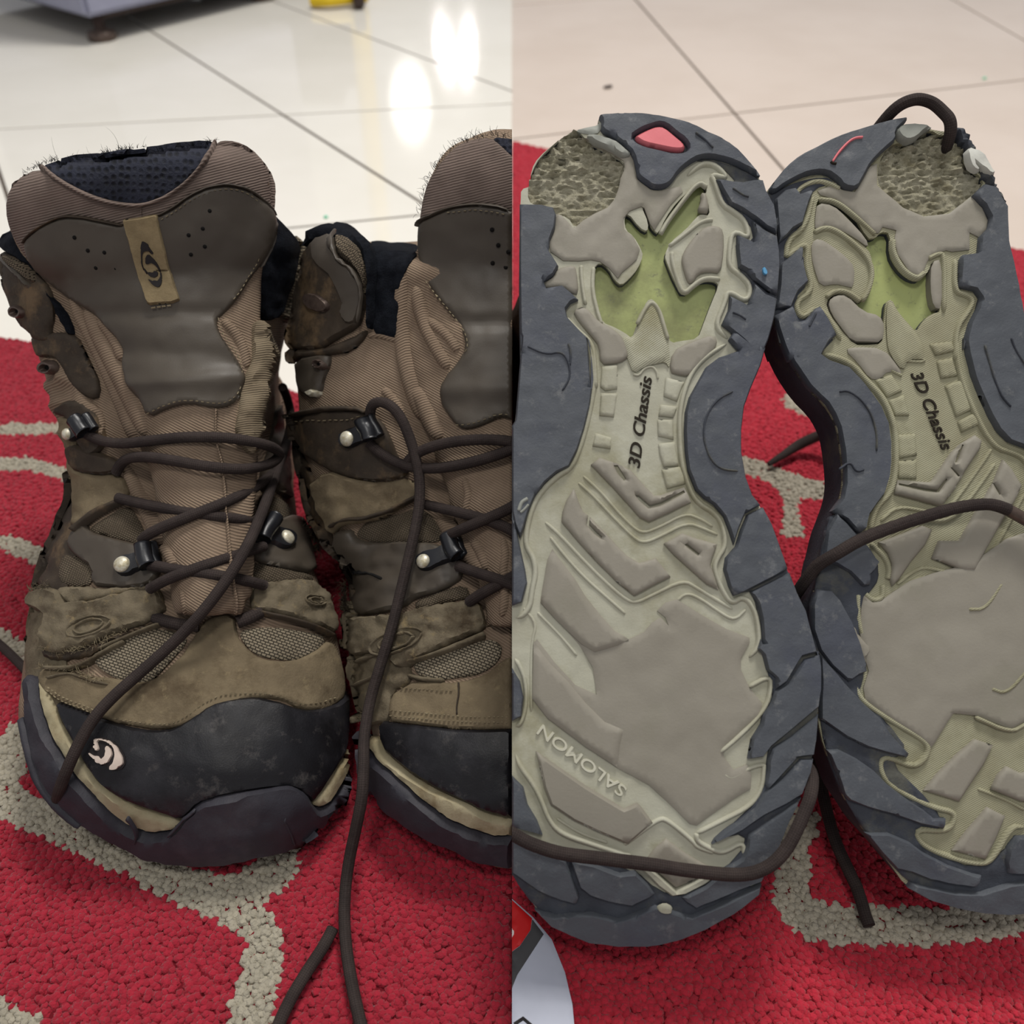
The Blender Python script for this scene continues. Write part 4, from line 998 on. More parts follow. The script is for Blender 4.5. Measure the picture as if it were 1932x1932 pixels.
P2('collar_leather', 'L4 300,870 315,805 390,722 480,718 505,790 560,862 640,915 682,980 692,1080 662,1200 640,1250 500,1330 400,1395 180,1375 240,1200 280,1000', 'leather_dark', .0035, label='brown leather collar side')
P2('collar_knit', 'L4 485,738 560,740 650,800 708,890 710,985 690,1060 672,960 640,900 560,850 505,790', 'knit_fine', .0050)
P2('collar_leather', 'L4 385,730 480,722 505,790 560,860 640,912 680,980 690,1080 660,1220 600,1250 540,1180 560,1100 500,950 420,880 385,820', 'leather', .0048)
rib('L4 480,728 490,780 550,858 640,915 680,985 688,1080 660,1230', B2, M['leather'], a2, 2.4, .0016, base=.0046, name='edge_welt')
P2('side_panel', 'L4 180,1370 400,1395 600,1320 690,1260 690,1300 600,1400 470,1420 300,1440 200,1480', 'leather_dark', .0030)
P2('side_panel', 'L4 270,1440 470,1410 470,1480 430,1560 420,1640 370,1690 300,1640 270,1560', 'leather', .0032, label='leather tab with a lace slot')
P2('side_panel', 'L5 60,310 150,290 400,248 600,258 702,330 760,450 800,560 850,620 880,682 700,722 500,702 350,642 150,500 70,400', 'leather_dark', .0032)
rib('L5 110,300 250,265 400,243 560,245 610,275', B2, M['leather_dark'], a2, 5, .003, base=.0028, name='edge_welt'); stitches('L5 180,330 350,318 500,320 590,290', B2, a2, off=.0036)
P2('suede_panel', 'L5 350,642 500,702 720,732 885,690 955,812 850,882 720,962 560,992 440,1002 388,1072 320,950 250,750', 'suede', .0040, wob=.0018)
rib('L5 400,1010 470,960 600,955 750,920 860,860 950,815', B2, M['leather_dark'], a2, 5, .003, base=.003, name='edge_welt')
P2('mesh_inset', 'L5 530,1050 600,980 760,950 920,890 1000,930 1062,1000 1105,1115 900,1118 650,1115 545,1085', 'knit_fine', .0014)
P2('grey_leather_patch', 'L5 388,1072 420,1040 510,1030 520,1075 580,1110 680,1115 900,1122 1060,1130 1180,1200 1242,1340 1100,1432 920,1482 850,1540 700,1582 560,1592 540,1500 430,1455 388,1300', 'leather', .0036, wob=.0016, wscale=34, label='smooth grey leather patch with a torn slit')
rib('L5 510,1270 590,1300 680,1340 740,1370', B2, M['hole'], a2, 3.5, .0008, base=.0038, name='torn_slit')
P2('mesh_inset', 'L5 915,1500 1100,1430 1240,1395 1275,1480 1100,1512 920,1565', 'knit_fine', .0018)
P2('suede_strap', 'L5 285,1510 380,1500 430,1540 520,1570 560,1602 800,1602 920,1562 1100,1522 1322,1500 1375,1620 1372,1690 1200,1762 1050,1832 950,1882 850,1960 L6 600,80 480,110 L5 370,1780 285,1600', 'suede_grey', .0048, jag=3, step=6, wob=.0016, wscale=26, label='frayed suede strap with an embossed oval')
for k in (1.0, .66):
    cx, cy = px('L5 830,1770')[0]; pts = [(cx + 42 * k * math.cos(t) + 4 * k * math.sin(t), cy + 18 * k * math.sin(t) - 15 * k * math.cos(t)) for t in np.linspace(0, 2 * math.pi, 22)]
    rib('P ' + ' '.join('%.1f,%.1f' % p for p in pts), B2, M['suede_grey'], a2, 2.4, .0016, base=.0046, name='embossed_oval')
P2('side_suede', 'L6 370,90 480,60 620,40 700,100 740,180 720,250 640,270 635,420 560,450 500,410 440,320 400,200', 'suede_grey', .0026, wob=.0018, wscale=22)
P2('vamp_mesh', 'L6 740,130 900,80 1100,15 1182,40 1172,120 1080,190 960,212 820,222 760,192', 'knit', .0014, label='tan mesh with dark slits')
for s, w_, h_ in (('L6 720,130 850,100 980,50 1100,0', 6, .004), ('L6 730,200 800,220 900,230', 5, .003), ('L6 490,130 560,105 620,80', 5, .004), ('L6 480,240 560,210 620,180', 5, .004), ('L6 475,420 485,370 490,330', 6, .004)):
    rib(s, B2, M['suede_grey'], a2, w_, h_, base=.001, name='torn_edge')
P2('toe_suede', 'L6 630,425 635,300 700,262 760,225 860,235 960,240 1100,200 1180,125 1240,100 1300,100 1300,466 1230,466 1000,470 860,455 700,435', 'suede', .0028, step=7, label='scuffed tan suede above the toe cap')
rib('L6 970,240 975,290 965,350 965,400', B2, M['leather_dark'], a2, 2, .0008, base=.0026, name='seam')
stitches('L6 650,380 760,390 900,402 1050,410 1230,415', B2, a2, off=.003, dash=4, gap=4); stitches('L6 650,405 760,418 900,428 1050,435 1230,440', B2, a2, off=.003, dash=4, gap=4); stitches('L6 700,265 800,275 960,285', B2, a2, off=.003, dash=4, gap=4)
P2('toe_cap', 'L6 590,420 700,440 860,458 1000,472 1230,468 1320,468 1320,890 1230,885 1100,855 950,795 800,715 680,625 600,545', 'toe_rubber', .0036, step=9, edge=6, wob=.0003, label='black rubber toe cap in shade')
P2('midsole_stripe', 'L6 560,480 600,560 680,652 850,762 1000,822 1120,882 1230,902 1320,910 1320,985 1230,968 1120,972 1000,922 860,852 740,752 600,622 540,540', 'cream_foam', .0036, label='dirty cream midsole stripe')
P2('outsole', 'L6 455,470 500,480 545,550 600,622 740,755 860,858 1000,928 1120,975 1230,970 1320,985 1320,1125 1230,1115 1100,1095 1040,1070 950,1025 870,1000 770,935 620,835 500,705 455,570', 'sole_rubber', .0055, step=8, edge=6, wob=.0008, label='dark rubber outsole under the toe')
P2('dark_side', 'L5 80,400 250,650 320,950 388,1100 388,1300 420,1500 300,1500 260,1300 150,1000 90,700', 'leather_dark', .0012)
fuzz('L5 350,1360 400,1390 440,1480 520,1560', B2, a2, 300, .004, M['leather_dark'], off=.003, r=.0002, up=(-.2, -.3, 1), name='fluff'); fuzz('L5 350,1510 420,1500 500,1560', B2, a2, 90, .003, M['stitch'], off=.003)
fuzz('L6 500,400 505,375', B2, a2, 40, .003, M['stitch'], off=.002, up=(-.3, -.3, -.6)); fuzz('L4 330,800 310,1000 270,1200 230,1360', B2, a2, 60, .0025, M['leather_dark'], up=(-.8, 0, .2))
hook(a2, B2, px('L5 510,440')[0], px('L5 650,375')[0], off=.0035)
hook(a2, B2, px('L5 1000,1258')[0], px('L5 1180,1180')[0], off=.0035, size=19)
ring_eye(a2, B2, 'L4 410,1100', 20, 'worn pinkish metal loop'); ring_eye(a2, B2, 'L4 428,1480', 11, 'metal rim of the lace slot')
panel('metal_plate', 'L4 340,1060 400,1040 480,1080 500,1130 470,1165 400,1160 350,1120', B2, M['steel'], a2, h0=0, h1=.0052, side=-1, step=6)
panel('metal_plate', 'L4 340,1640 390,1620 425,1650 380,1685', B2, M['rivet'], a2, h0=0, h1=.0048, side=-1, step=6)
E9 = [(u, v) for u, v in px('L6 450,950 418,1100 393,1250 385,1400 398,1580 435,1760 475,1932 500,2030')]
free = [atz(u, v, z) for (u, v), z in zip(E9, (.035, .022, .014, .011, .0105, .0105, .0105, .0105))]
lace_over(a2, 'L5 640,330 635,260 660,215 720,200 790,215 860,272 930,400 970,560 1000,700 1003,900 965,1100 925,1300 885,1500 840,1720 L6 690,0 655,150 610,350 570,520', [.003, .005, .007] + [.009] * 14 + [.010], A2, extra=[atd(696, 1455, .325), atd(688, 1500, .328)] + free, label='long lace end hanging over the toe to the rug')
tube('shoelace', lacepath([(628, 1752, .0105), (610, 1786, .0105), (580, 1832, .0105), (550, 1882, .0105), (525, 1935, .0105), (510, 1980, .0105)]), LR, M['lace'], a2, side=-1, label='second lace end lying on the rug')
lace_over(a2, 'L5 640,470 680,510 720,545 800,600 900,625 1050,642 1200,632 1350,602 1539,545 1640,510', [H, H] + [H + .001] * 8, A2)
lace_over(a2, 'L5 860,640 870,600 900,560 1000,500 1150,462 1300,452 1539,470 1640,490', [.003] + [H + .002] * 7, A2)
lace_over(a2, 'L5 1000,885 1080,892 1200,912 1350,952 1539,1030 1640,1080', H, A2)
lace_over(a2, 'L5 1170,1090 1230,1050 1300,1028 1450,965 1539,930 1640,890', H + .002, A2)
lace_over(a2, 'L5 1220,1278 1350,1320 1539,1380 1640,1410', H, A2); lace_over(a2, 'L5 1290,1510 1340,1470 1400,1435 1500,1385 1600,1340', H - .001, A2)

# ================================================================== the two upturned soles (right place)
def strips(lst, surf, m, parent, side=1):
    for s, w_, h_, b_ in lst: strip('moulded_line', s, surf, m, parent, w=w_ * 1.5, h=h_ * .75, base=b_, side=side)
NAVY_H = .0034; TAU_H = .0018; CR = 0.0
# ---------------- first boot
S1 = Plane((.05, .127, .041), (.061, .342, .233))
b1 = thing('hiking_boot', (.06, .22, RUGZ), 'upturned hiking boot with a full pink-red diamond insert in its heel', 'boot', 'pair of upturned hiking boots')
OUT1 = ('z1 585,85 640,75 800,65 960,80 1100,105 1230,145 1330,195 1450,250 1560,340 1650,440 1700,520 1730,600 1780,700 1800,830 1812,1000 1815,1120 1800,1300 1780,1450 1740,1600 1690,1750 1640,1880 '
        'z2 1440,310 1400,420 1385,560 1385,700 1410,840 1450,950 1510,1020 1570,1130 1620,1270 1670,1410 1720,1540 1775,1650 1800,1750 1850,1930 '
        'z3 1600,320 1600,440 1585,560 1575,700 1560,790 1545,870 1500,990 1440,1110 1390,1230 1340,1330 1295,1430 1280,1490 1150,1590 1000,1670 850,1730 700,1757 550,1757 400,1738 300,1700 200,1655 115,1570 60,1480 0,1400 -60,1250 -110,1000 -110,500 -60,0 '
        'z2 -40,1500 -60,1200 -40,900 0,650 20,500 40,250 60,0 z1 62,1700 55,1500 50,1100 55,700 60,640 62,570 125,550 130,440 180,350 300,250 380,172 450,168 600,130')
CRAT1 = 'z1 110,540 140,440 190,350 300,250 380,172 450,166 500,225 560,270 680,330 760,380 770,430 740,500 730,560 700,640 650,700 560,740 480,790 430,835 380,760 290,740 280,700 160,680 110,650'
GREEN1 = ('z1 555,1110 560,1250 590,1400 620,1480 700,1510 770,1550 820,1590 850,1500 890,1400 920,1330 960,1318 1000,1370 1030,1450 1060,1560 1085,1620 1150,1605 1270,1590 1310,1480 1360,1350 1410,1230 1395,1200 1330,1190 1250,1210 '
          '1170,1300 1110,1200 1060,1080 1040,1020 1080,930 1180,850 1260,760 1290,740 1350,750 1340,660 1310,600 1330,590 1320,540 1290,515 1230,560 1130,650 1050,760 1000,870 970,850 940,810 900,680 885,690 930,800 925,860 '
          '870,830 790,730 765,770 775,850 830,890 880,980 895,1020 860,1110 800,1180 745,1225 700,1190 660,1110 600,1065')
RED1 = 'z1 812,230 850,205 920,170 985,148 1040,155 1110,215 1170,258 1198,305 1180,335 1100,345 1000,322 900,298 840,272'
panel('outsole_plate', OUT1, S1, M['cream'], b1, h0=-.0016, h1=.0002, holes=[GREEN1, CRAT1], step=11, side=1, edge=2, wob=.0003)
panel('sidewall', OUT1, S1, M['navy_low'], b1, h0=-.026, h1=-.0012, holes=[GREEN1, CRAT1], step=14, side=1, edge=2)
def foam(u, v): return -.0002 + .0021 * noise.turbulence(Vector((u / 20, v / 7, 1)), 4, False) * (1.6 - min(1, max(0, (v - 250) / 140)))
panel('crumbling_foam', CRAT1, S1, M['crater'], b1, h0=-.022, h1=-.0012, step=3.6, side=1, edge=2, hfun=foam, jag=3, cs=1, label='torn open crumbling beige foam at the heel corner')
panel('shank', 'z1 520,600 1450,480 1440,1250 1330,1640 560,1620', Plane((.05, .127, .041), (.061, .342, .233), back=.0036), M['green'], b1, h0=-.001, h1=.0001, step=16, side=1, edge=2, cs=0, label='yellow-green shank seen in the X-shaped recess')
panel('heel_tread', 'z1 585,85 640,75 800,65 960,80 1100,105 1230,145 1330,195 1450,250 1560,340 1650,440 1695,512 1560,432 1450,388 1350,366 1270,372 1200,410 1130,470 1090,532 1060,562 1010,578 950,575 900,542 850,500 845,450 820,350 760,290 690,235 600,190 612,130',
      S1, M['navy'], b1, h0=-.0015, h1=NAVY_H, holes=[RED1], side=1, wob=.0004)
panel('insert', 'z1 832,235 855,214 920,182 985,158 1035,165 1110,227 1162,270 1176,302 1160,328 1100,330 1000,310 900,288 850,262', S1, M['red'], b1, h0=0, h1=.0030, side=1, edge=5, label='pink-red rubber diamond')
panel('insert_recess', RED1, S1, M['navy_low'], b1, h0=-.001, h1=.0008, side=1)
lugs1 = [
 'z1 1385,520 1440,522 1500,535 1560,540 1640,525 1702,525 1725,600 1780,700 1800,830 1795,885 1720,850 1650,790 1560,730 1480,690 1440,620',
 'z1 1528,895 1640,945 1650,900 1630,800 1700,860 1798,910 1812,1000 1815,1120 1800,1300 1740,1280 1640,1200 1590,1140 1540,1110 1528,1000',
 'z1 1480,1310 1600,1372 1640,1260 1645,1225 1720,1300 1798,1328 1780,1450 1740,1600 1692,1715 1620,1670 1560,1610 1500,1560 1425,1500 1470,1400',
 'z2 1310,10 1370,80 1250,120 1170,180 1120,270 1070,360 1047,450 1042,560 1047,680 1062,800 1110,920 1160,970 1220,1010 1280,1080 1310,1160 1340,1250 1365,1160 1405,1065 1500,1012 1450,950 1410,840 1385,700 1385,560 1400,420 1440,310 1500,170 1530,60 1440,40 1340,-40',
 'z2 1514,1024 1570,1130 1620,1270 1665,1395 1590,1440 1400,1538 1340,1560 1310,1500 1280,1400 1290,1330 1350,1262 1378,1170 1420,1070',
 'z2 1600,1455 1675,1420 1720,1540 1775,1650 1800,1750 1848,1925 z3 1588,245 1500,268 1420,400 1365,440 1365,380 1320,340 1300,260 1270,230 1285,180 z2 1515,1850 1505,1700 1482,1600 1440,1535',
 'z3 1592,262 1600,320 1600,440 1586,530 1480,620 1340,735 1300,790 1240,800 1222,800 1240,700 1290,620 1300,570 1342,510 1362,450 1430,410 1510,285',
 'z3 1584,570 1575,700 1560,780 1480,790 1380,900 1325,960 1310,930 1325,860 1325,810 1345,745 1450,680',
 'z3 1558,800 1545,870 1500,982 1440,1020 1300,1090 1190,1165 1035,1240 1050,1215 1100,1170 1190,1110 1260,1050 1300,985 1320,960 1400,900 1490,800',
 'z3 1497,1000 1440,1110 1390,1230 1340,1330 1290,1425 1100,1500 950,1560 900,1530 880,1510 1000,1450 1100,1370 1190,1310 1215,1250 1222,1190 1340,1110',
 'z3 300,1312 420,1340 560,1390 640,1382 700,1440 738,1492 620,1548 500,1530 400,1495 350,1455',
 'z3 -60,1170 0,1190 100,1230 220,1290 275,1318 300,1380 348,1500 335,1542 250,1520 130,1470 0,1378 -60,1330',
 'z3 118,1575 220,1604 330,1592 420,1592 550,1622 650,1592 740,1552 870,1592 930,1605 1100,1535 1292,1442 1280,1490 1150,1590 1000,1670 850,1730 700,1757 550,1757 400,1738 300,1700 200,1655',
 'z1 52,690 190,690 280,710 300,760 290,850 258,930 248,1000 300,1082 315,1108 280,1170 215,1212 232,1255 340,1238 400,1290 450,1335 400,1355 365,1400 375,1455 450,1535 525,1610 538,1700 535,1932 z2 455,0 482,120 492,250 472,400 437,550 395,680 345,780 270,815 200,875 140,955 100,1050 62,1180 48,1212 15,1125 0,1050 -60,900 -40,600 20,500 40,250 60,0 z1 62,1700 55,1500 50,1100',
 'z2 -60,950 0,1010 40,1220 80,1400 92,1480 60,1600 0,1620 -60,1640',
 'z3 -60,850 0,890 60,950 82,1040 130,1120 158,1192 0,1150 -60,1130',
 'z3 -60,290 0,330 42,400 60,480 50,580 0,605 -60,610']
for s in lugs1: panel('tread_lug', s, S1, M['navy'], b1, h0=-.0015, h1=NAVY_H, side=1, wob=.00035, wscale=30, cs=0, edge=3)
# lower dark ground showing in the grooves between the lugs
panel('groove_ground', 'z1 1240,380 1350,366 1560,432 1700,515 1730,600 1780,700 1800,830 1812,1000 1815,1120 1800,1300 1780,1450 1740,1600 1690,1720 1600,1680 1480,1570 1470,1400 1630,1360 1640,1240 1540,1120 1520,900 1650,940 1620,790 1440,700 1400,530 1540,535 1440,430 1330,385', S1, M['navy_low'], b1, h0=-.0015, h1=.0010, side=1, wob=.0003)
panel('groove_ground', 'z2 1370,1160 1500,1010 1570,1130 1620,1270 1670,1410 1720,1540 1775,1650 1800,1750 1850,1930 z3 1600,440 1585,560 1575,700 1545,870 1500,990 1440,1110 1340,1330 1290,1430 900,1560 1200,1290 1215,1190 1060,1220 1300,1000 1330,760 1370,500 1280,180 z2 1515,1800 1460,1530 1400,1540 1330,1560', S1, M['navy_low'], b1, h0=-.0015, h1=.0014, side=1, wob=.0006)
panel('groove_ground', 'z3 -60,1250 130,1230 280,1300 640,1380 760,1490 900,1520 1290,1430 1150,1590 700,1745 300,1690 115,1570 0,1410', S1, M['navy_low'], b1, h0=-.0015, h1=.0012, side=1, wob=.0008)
TA1 = ('z1 500,225 600,215 700,245 790,310 830,380 848,500 900,545 950,580 1010,585 1080,565 1150,555 1165,590 1080,680 1000,800 970,850 940,808 902,700 880,690 800,722 760,770 765,850 825,895 870,985 850,1050 820,1080 750,1140 720,1180 660,1110 600,1065 540,1055 460,1062 350,1060 262,1000 250,930 292,850 300,760 290,700 420,840')
panel('worn_heel_pad', TA1, S1, M['taupe'], b1, h0=-.001, h1=.0012, holes=[CRAT1], side=1, wob=.0003, cs=0)
panel('worn_pad', 'z1 300,1120 420,1090 440,1130 455,1290 400,1285 345,1240 232,1252 220,1215 285,1170', S1, M['taupe'], b1, h0=-.001, h1=.0016, side=1)
pads1 = [
 'z1 1310,830 1400,825 1440,860 1442,1000 1420,1150 1340,1140 1270,1150 1232,1212 1200,1222 1170,1140 1150,1050 1180,980 1240,900',
 'z1 1285,600 1325,605 1342,735 1300,735 1262,718 1290,650',
 'z1 410,1400 500,1372 590,1480 680,1520 760,1590 800,1700 770,1740 700,1765 600,1768 592,1640 540,1575 455,1480',
 'z1 1090,1680 1200,1620 1380,1560 1400,1640 1330,1720 1250,1800 1200,1850 1130,1840 1070,1820',
 'z2 545,165 640,158 638,305 565,315 535,290', 'z2 540,330 637,332 618,475 530,465', 'z2 507,572 600,600 598,668 488,650',
 'z2 930,235 1045,262 1028,300 1000,380 920,348', 'z2 900,400 1002,412 978,478 888,468', 'z2 882,490 976,492 980,612 886,590',
 'z2 888,637 985,625 1010,770 920,778 895,700', 'z2 908,792 1020,776 1045,830 1050,880 940,910 925,860']
for s in pads1[:4]: panel('worn_pad', s, S1, M['taupe'], b1, h0=-.001, h1=TAU_H, side=1)
for s in pads1[4:]: panel('rib_block', s, S1, M['cream'], b1, h0=-.001, h1=.0013, side=1, edge=3, cs=0, step=7)
panel('shank_spine', 'z1 825,1600 880,1450 930,1345 965,1345 1000,1400 1040,1540 1070,1640 1075,1800 z2 930,140 880,150 800,170 735,215 700,120 660,20 690,-20', S1, M['cream_rib'], b1, h0=-.001, h1=.0018, side=1, edge=7)
fore1 = [
 ('z2 478,765 530,722 640,760 720,800 800,890 860,952 900,950 960,930 1042,902 1062,940 1085,990 940,1062 830,1112 770,1080 700,1000 600,890',
  ['z2 615,768 640,768 692,850 678,862 640,820', 'z2 748,952 765,952 835,1012 900,995 1040,920 1048,934 900,1012 825,1028 775,985']),
 ('z2 375,908 400,980 430,1050 470,1080 560,1170 640,1260 700,1320 770,1360 870,1330 960,1445 850,1500 740,1560 640,1480 500,1340 400,1230 300,1110 305,1050 330,980',
  ['z2 462,1070 450,1128 500,1182 540,1212 545,1200 505,1165 468,1125 474,1075']),
 ('z2 920,1242 1030,1180 1110,1210 1242,1247 1220,1310 1200,1370 1230,1450 1250,1522 1180,1490 1080,1400 980,1310', ['z2 1045,1250 1060,1246 1135,1305 1125,1314']),
]
for s, h in fore1: panel('chevron_pad', s, S1, M['taupe'], b1, h0=-.001, h1=TAU_H + .0004, holes=h, side=1, cs=0, edge=5)
panel('forefoot_pad', 'z2 245,1275 300,1352 380,1455 440,1555 530,1670 620,1770 708,1822 800,1780 850,1720 900,1690 950,1740 930,1690 880,1650 930,1600 1000,1580 1150,1675 1300,1760 1440,1812 z3 1235,200 1190,280 1190,340 1232,430 1300,515 1290,580 1190,660 1100,750 1100,790 1150,860 1222,832 1245,890 1240,960 1150,1015 960,1150 925,1142 800,1020 712,940 640,900 545,850 380,740 180,590 104,490 112,200 130,182 220,300 330,420 440,470 420,330 351,212 z2 330,1765 250,1685 172,1600 178,1550 215,1335',
      S1, M['taupe'], b1, h0=-.001, h1=.0013, side=1, cs=0, edge=8, wob=.0003, wscale=60, label='large worn smooth taupe patch under the ball of the foot')
panel('worn_ridge', 'z3 112,195 200,310 290,400 380,510 480,610 578,650 560,725 545,845 380,738 182,588 107,488', S1, M['taupe'], b1, h0=.001, h1=TAU_H + .0007, side=1, cs=0, edge=8)
panel('worn_ridge', 'z2 245,1280 300,1352 380,1455 440,1555 530,1670 620,1770 708,1822 640,1860 500,1900 420,1850 z2 330,1765 250,1685 175,1600 180,1550 215,1335', S1, M['taupe'], b1, h0=.001, h1=TAU_H + .0007, side=1, cs=0, edge=8)
panel('toe_pad', 'z3 124,762 250,850 380,940 500,1012 580,1060 650,1030 670,1050 730,1132 600,1242 450,1180 320,1120 200,1040 165,950', S1, M['taupe'], b1, h0=-.001, h1=TAU_H + .0006, side=1, cs=0, edge=5)
panel('toe_pad', 'z3 800,1218 900,1292 1040,1372 950,1425 850,1470 770,1400 690,1335 740,1270', S1, M['taupe'], b1, h0=-.001, h1=TAU_H, side=1, cs=0, edge=5)
panel('cream_edge', 'z3 640,1345 700,1400 760,1460 830,1510 900,1500 1000,1450 1100,1380 1060,1370 950,1428 850,1478 770,1405 690,1340', S1, M['cream'], b1, h0=-.001, h1=.0022, side=1, cs=0)
strips([
 ('z2 455,0 487,120 500,250 480,400 445,550 405,680 360,780 280,828 210,890 150,965 110,1060 85,1180 85,1260 130,1330 145,1420 120,1530 110,1620 60,1690 0,1690', 4.5, .0022, 0),
 ('z1 370,1455 450,1540 535,1610 560,1700 568,1932', 4, .0024, 0),
 ('z2 1300,30 1170,110 1090,200 1040,330 1015,470 1018,620 1030,760 1060,860 1100,960 1150,1010 1220,1050 1270,1110 1300,1250 1240,1340 1225,1400 1270,1520 1330,1610 1400,1560 1460,1620 1490,1720 1500,1860 1440,1932', 4, .0026, 0),
 ('z1 1195,480 1280,405 1350,400 1410,430 1470,505 1350,470 1385,540 1430,680 1500,720 1590,790 1620,920 1500,850 1480,1000 1480,1110 1560,1160 1630,1240 1600,1350 1470,1260 1450,1350 1380,1510 1470,1590', 4, .0024, 0),
 ('z2 400,870 500,960 620,1090 740,1210 800,1240 900,1200 1060,1115 1160,1150 1250,1190', 2.5, .0012, 0),
 ('z2 430,830 540,930 650,1060 740,1150 800,1180 900,1140 1050,1060 1140,1090 1220,1140', 2.5, .0012, 0),
 ('z2 200,1110 300,1200 420,1330 560,1470 700,1590 760,1600 860,1550 1040,1465 1120,1510 1250,1590 1340,1640', 3, .0014, 0),
 ('z2 230,1200 330,1330 450,1460 600,1590 690,1670', 2.5, .0012, 0),
 ('z2 1000,1590 1060,1540 1150,1580 1260,1660 1350,1710 1420,1640', 2.5, .0012, 0),
 ('z3 0,260 40,320 70,400 75,520 50,620 0,645', 3.5, .0022, 0),
 ('z3 0,700 30,830 100,920 150,1010 190,1120 250,1190 400,1240 560,1290 620,1310', 4, .0024, 0),
 ('z3 100,560 100,200 130,100 60,20', 2.5, .0012, 0), ('z3 130,40 250,160 340,270', 2.5, .0012, 0),
 ('z3 580,1250 700,1160 760,1120 800,1115 940,1230 960,1260 1050,1290', 3.5, .0018, 0),
 ('z3 230,1110 350,1190 500,1240', 2.5, .0012, 0),
 ('z3 960,1190 1100,1120 1240,1050 1300,960 1310,850 1310,830 1230,850 1140,910 1100,880', 3.5, .0020, 0),
 ('z3 960,1190 960,1230 1040,1275 1100,1290 1200,1230 1205,1300', 4, .0022, 0),
 ('z3 1230,430 1340,370 1345,440 1320,540 1200,670 1080,770', 3, .0016, .0006),
 ('z1 555,1100 545,1250 580,1400 610,1490', 3, .0016, 0), ('z1 470,1090 475,1200 500,1360', 3, .0020, 0),
 ('z1 1010,880 1060,790 1150,670 1270,520 1330,560', 3, .0022, 0), ('z1 1070,960 1180,880 1290,790 1370,780', 3, .0018, 0),
 ('z1 1090,1000 1090,1060 1130,1200 1170,1290 1230,1230 1310,1175 1420,1185', 3.5, .0020, 0),
 ('z1 850,1500 900,1400 950,1340 1000,1400 1030,1500 1060,1600', 3, .0016, .0012),
 ('z2 735,215 770,225 800,180 850,165 880,200 885,245', 2.2, .0014, 0)], S1, M['cream'], b1)
text_on('embossed_word', '3D Chassis', (1206, 886), (1230, 712), S1, M['emboss'], b1, h=.0006, base=.0005, hgt=.85, label='embossed words running up the arch')
text_on('embossed_word', 'SALOMON', (1184, 1487), (1024, 1366), S1, M['pale_letters'], b1, h=.0014, hgt=.72, shear=0, label='embossed word upside down under the toes')
panel('blue_speck', 'z1 1685,1130 1705,1128 1725,1165 1715,1185 1690,1175', S1, mat('blue_speck', (90, 150, 190), bump=0), b1, h0=.003, h1=.0046, side=1, edge=1, step=3)
panel('foam_chip', 'z3 745,1555 790,1535 830,1555 825,1580 790,1585 755,1575', S1, M['cream'], b1, h0=.002, h1=.0045, side=1)
panel('flap', 'z1 500,212 580,215 690,245 760,300 815,350 750,370 680,325 600,290 540,265', S1, M['flap'], b1, h0=.0, h1=.0032, side=1, wob=.0006)
panel('flap', 'z1 430,170 520,150 600,130 612,100 600,190 540,200 480,192', S1, M['flap'], b1, h0=-.004, h1=.001, side=1, wob=.0006)
# worn rings and hollows moulded in the dark arch pads
for s_, sf, b_ in (('z2 1330,330 1230,380 1170,470 1150,560 1160,660 1200,750 1260,800 1360,810', S1, b1), ('z2 90,60 200,110 300,90 345,160 350,250 300,330', S1, b1), ('z1 380,1640 400,1700 390,1790', S1, b1),
    ('z1 1240,215 1300,260 1360,320', S1, b1), ('z1 1490,590 1560,640 1600,650', S1, b1), ('z1 1490,1430 1540,1450 1580,1480', S1, b1)):
    strip('worn_line', s_, sf, M['navy_low'], b_, w=2.4, h=.0009, base=NAVY_H - .0002, side=1)
strip('scuff', 'z2 40,1050 55,1000 75,985 95,975', S1, M['flap'], b1, w=3.5, h=.0005, base=NAVY_H, side=1); strip('scuff', 'z2 50,1060 75,1040 100,1010', S1, M['flap'], b1, w=2.5, h=.0005, base=NAVY_H, side=1)
# upper and shaft hanging behind the sole
def sole_upper(surf, out, m, parent, side, hx0, hx1, hv0, hv1, lean):
    P = resample(chaikin(px(out), 1), 40)
    c = np.mean(P, 0); n0 = surf.n; rings = []
    for t, k, dv in ((-.014, .95, 0), (-.026, .92, 0), (-.040, .84, -8), (-.055, .72, -22), (-.070, .54, -60)):
        ring = []
        for q in P:
            a = c + (np.array(q) - c) * k; p, n = surf(a[0], a[1] + dv); ring.append(p + n0 * t + Vector((-t * lean * .8, 0, 0)))
        rings.append(ring)
    v, f = loft(rings)
    # shaft: oval tube from under the heel down to the ground
    R2 = []
    ca, _ = surf((hx0 + hx1) / 2, (hv0 + hv1) / 2); ax = (surf(hx1, hv0)[0] - surf(hx0, hv0)[0]) / 2; ay = (surf(hx0, hv0)[0] - surf(hx0, hv1)[0]) / 2
    for t, k in ((-.02, .92), (-.05, .95), (-.09, .90), (-.13, .92), (-.17, .98), (-.205, 1.0), (-.215, .96)):
        cc = ca + n0 * t + Vector((-t * lean, 0, 0)); ring = []
        for i in range(24):
            a = 2 * math.pi * i / 24; p = cc + ax * math.cos(a) * k + ay * math.sin(a) * k * (1 + .15 * (t < -.12)); p.z = max(p.z, .009); ring.append(p)
        R2.append(ring)
    v2, f2 = loft(R2)
    me, V, F = remeshed([(v, f), (v2, f2)], voxel=.004, smooth=3, wr=.0012, wsc=60, side=side)
    for q in me.vertices: q.co.z = max(q.co.z, .0075)
    return link('upper', me, m, parent, 'brown worn cloth and leather upper behind the sole')
sole_upper(S1, OUT1, M['upper_dark'], b1, 1, 1020, 1390, 270, 600, -.12)

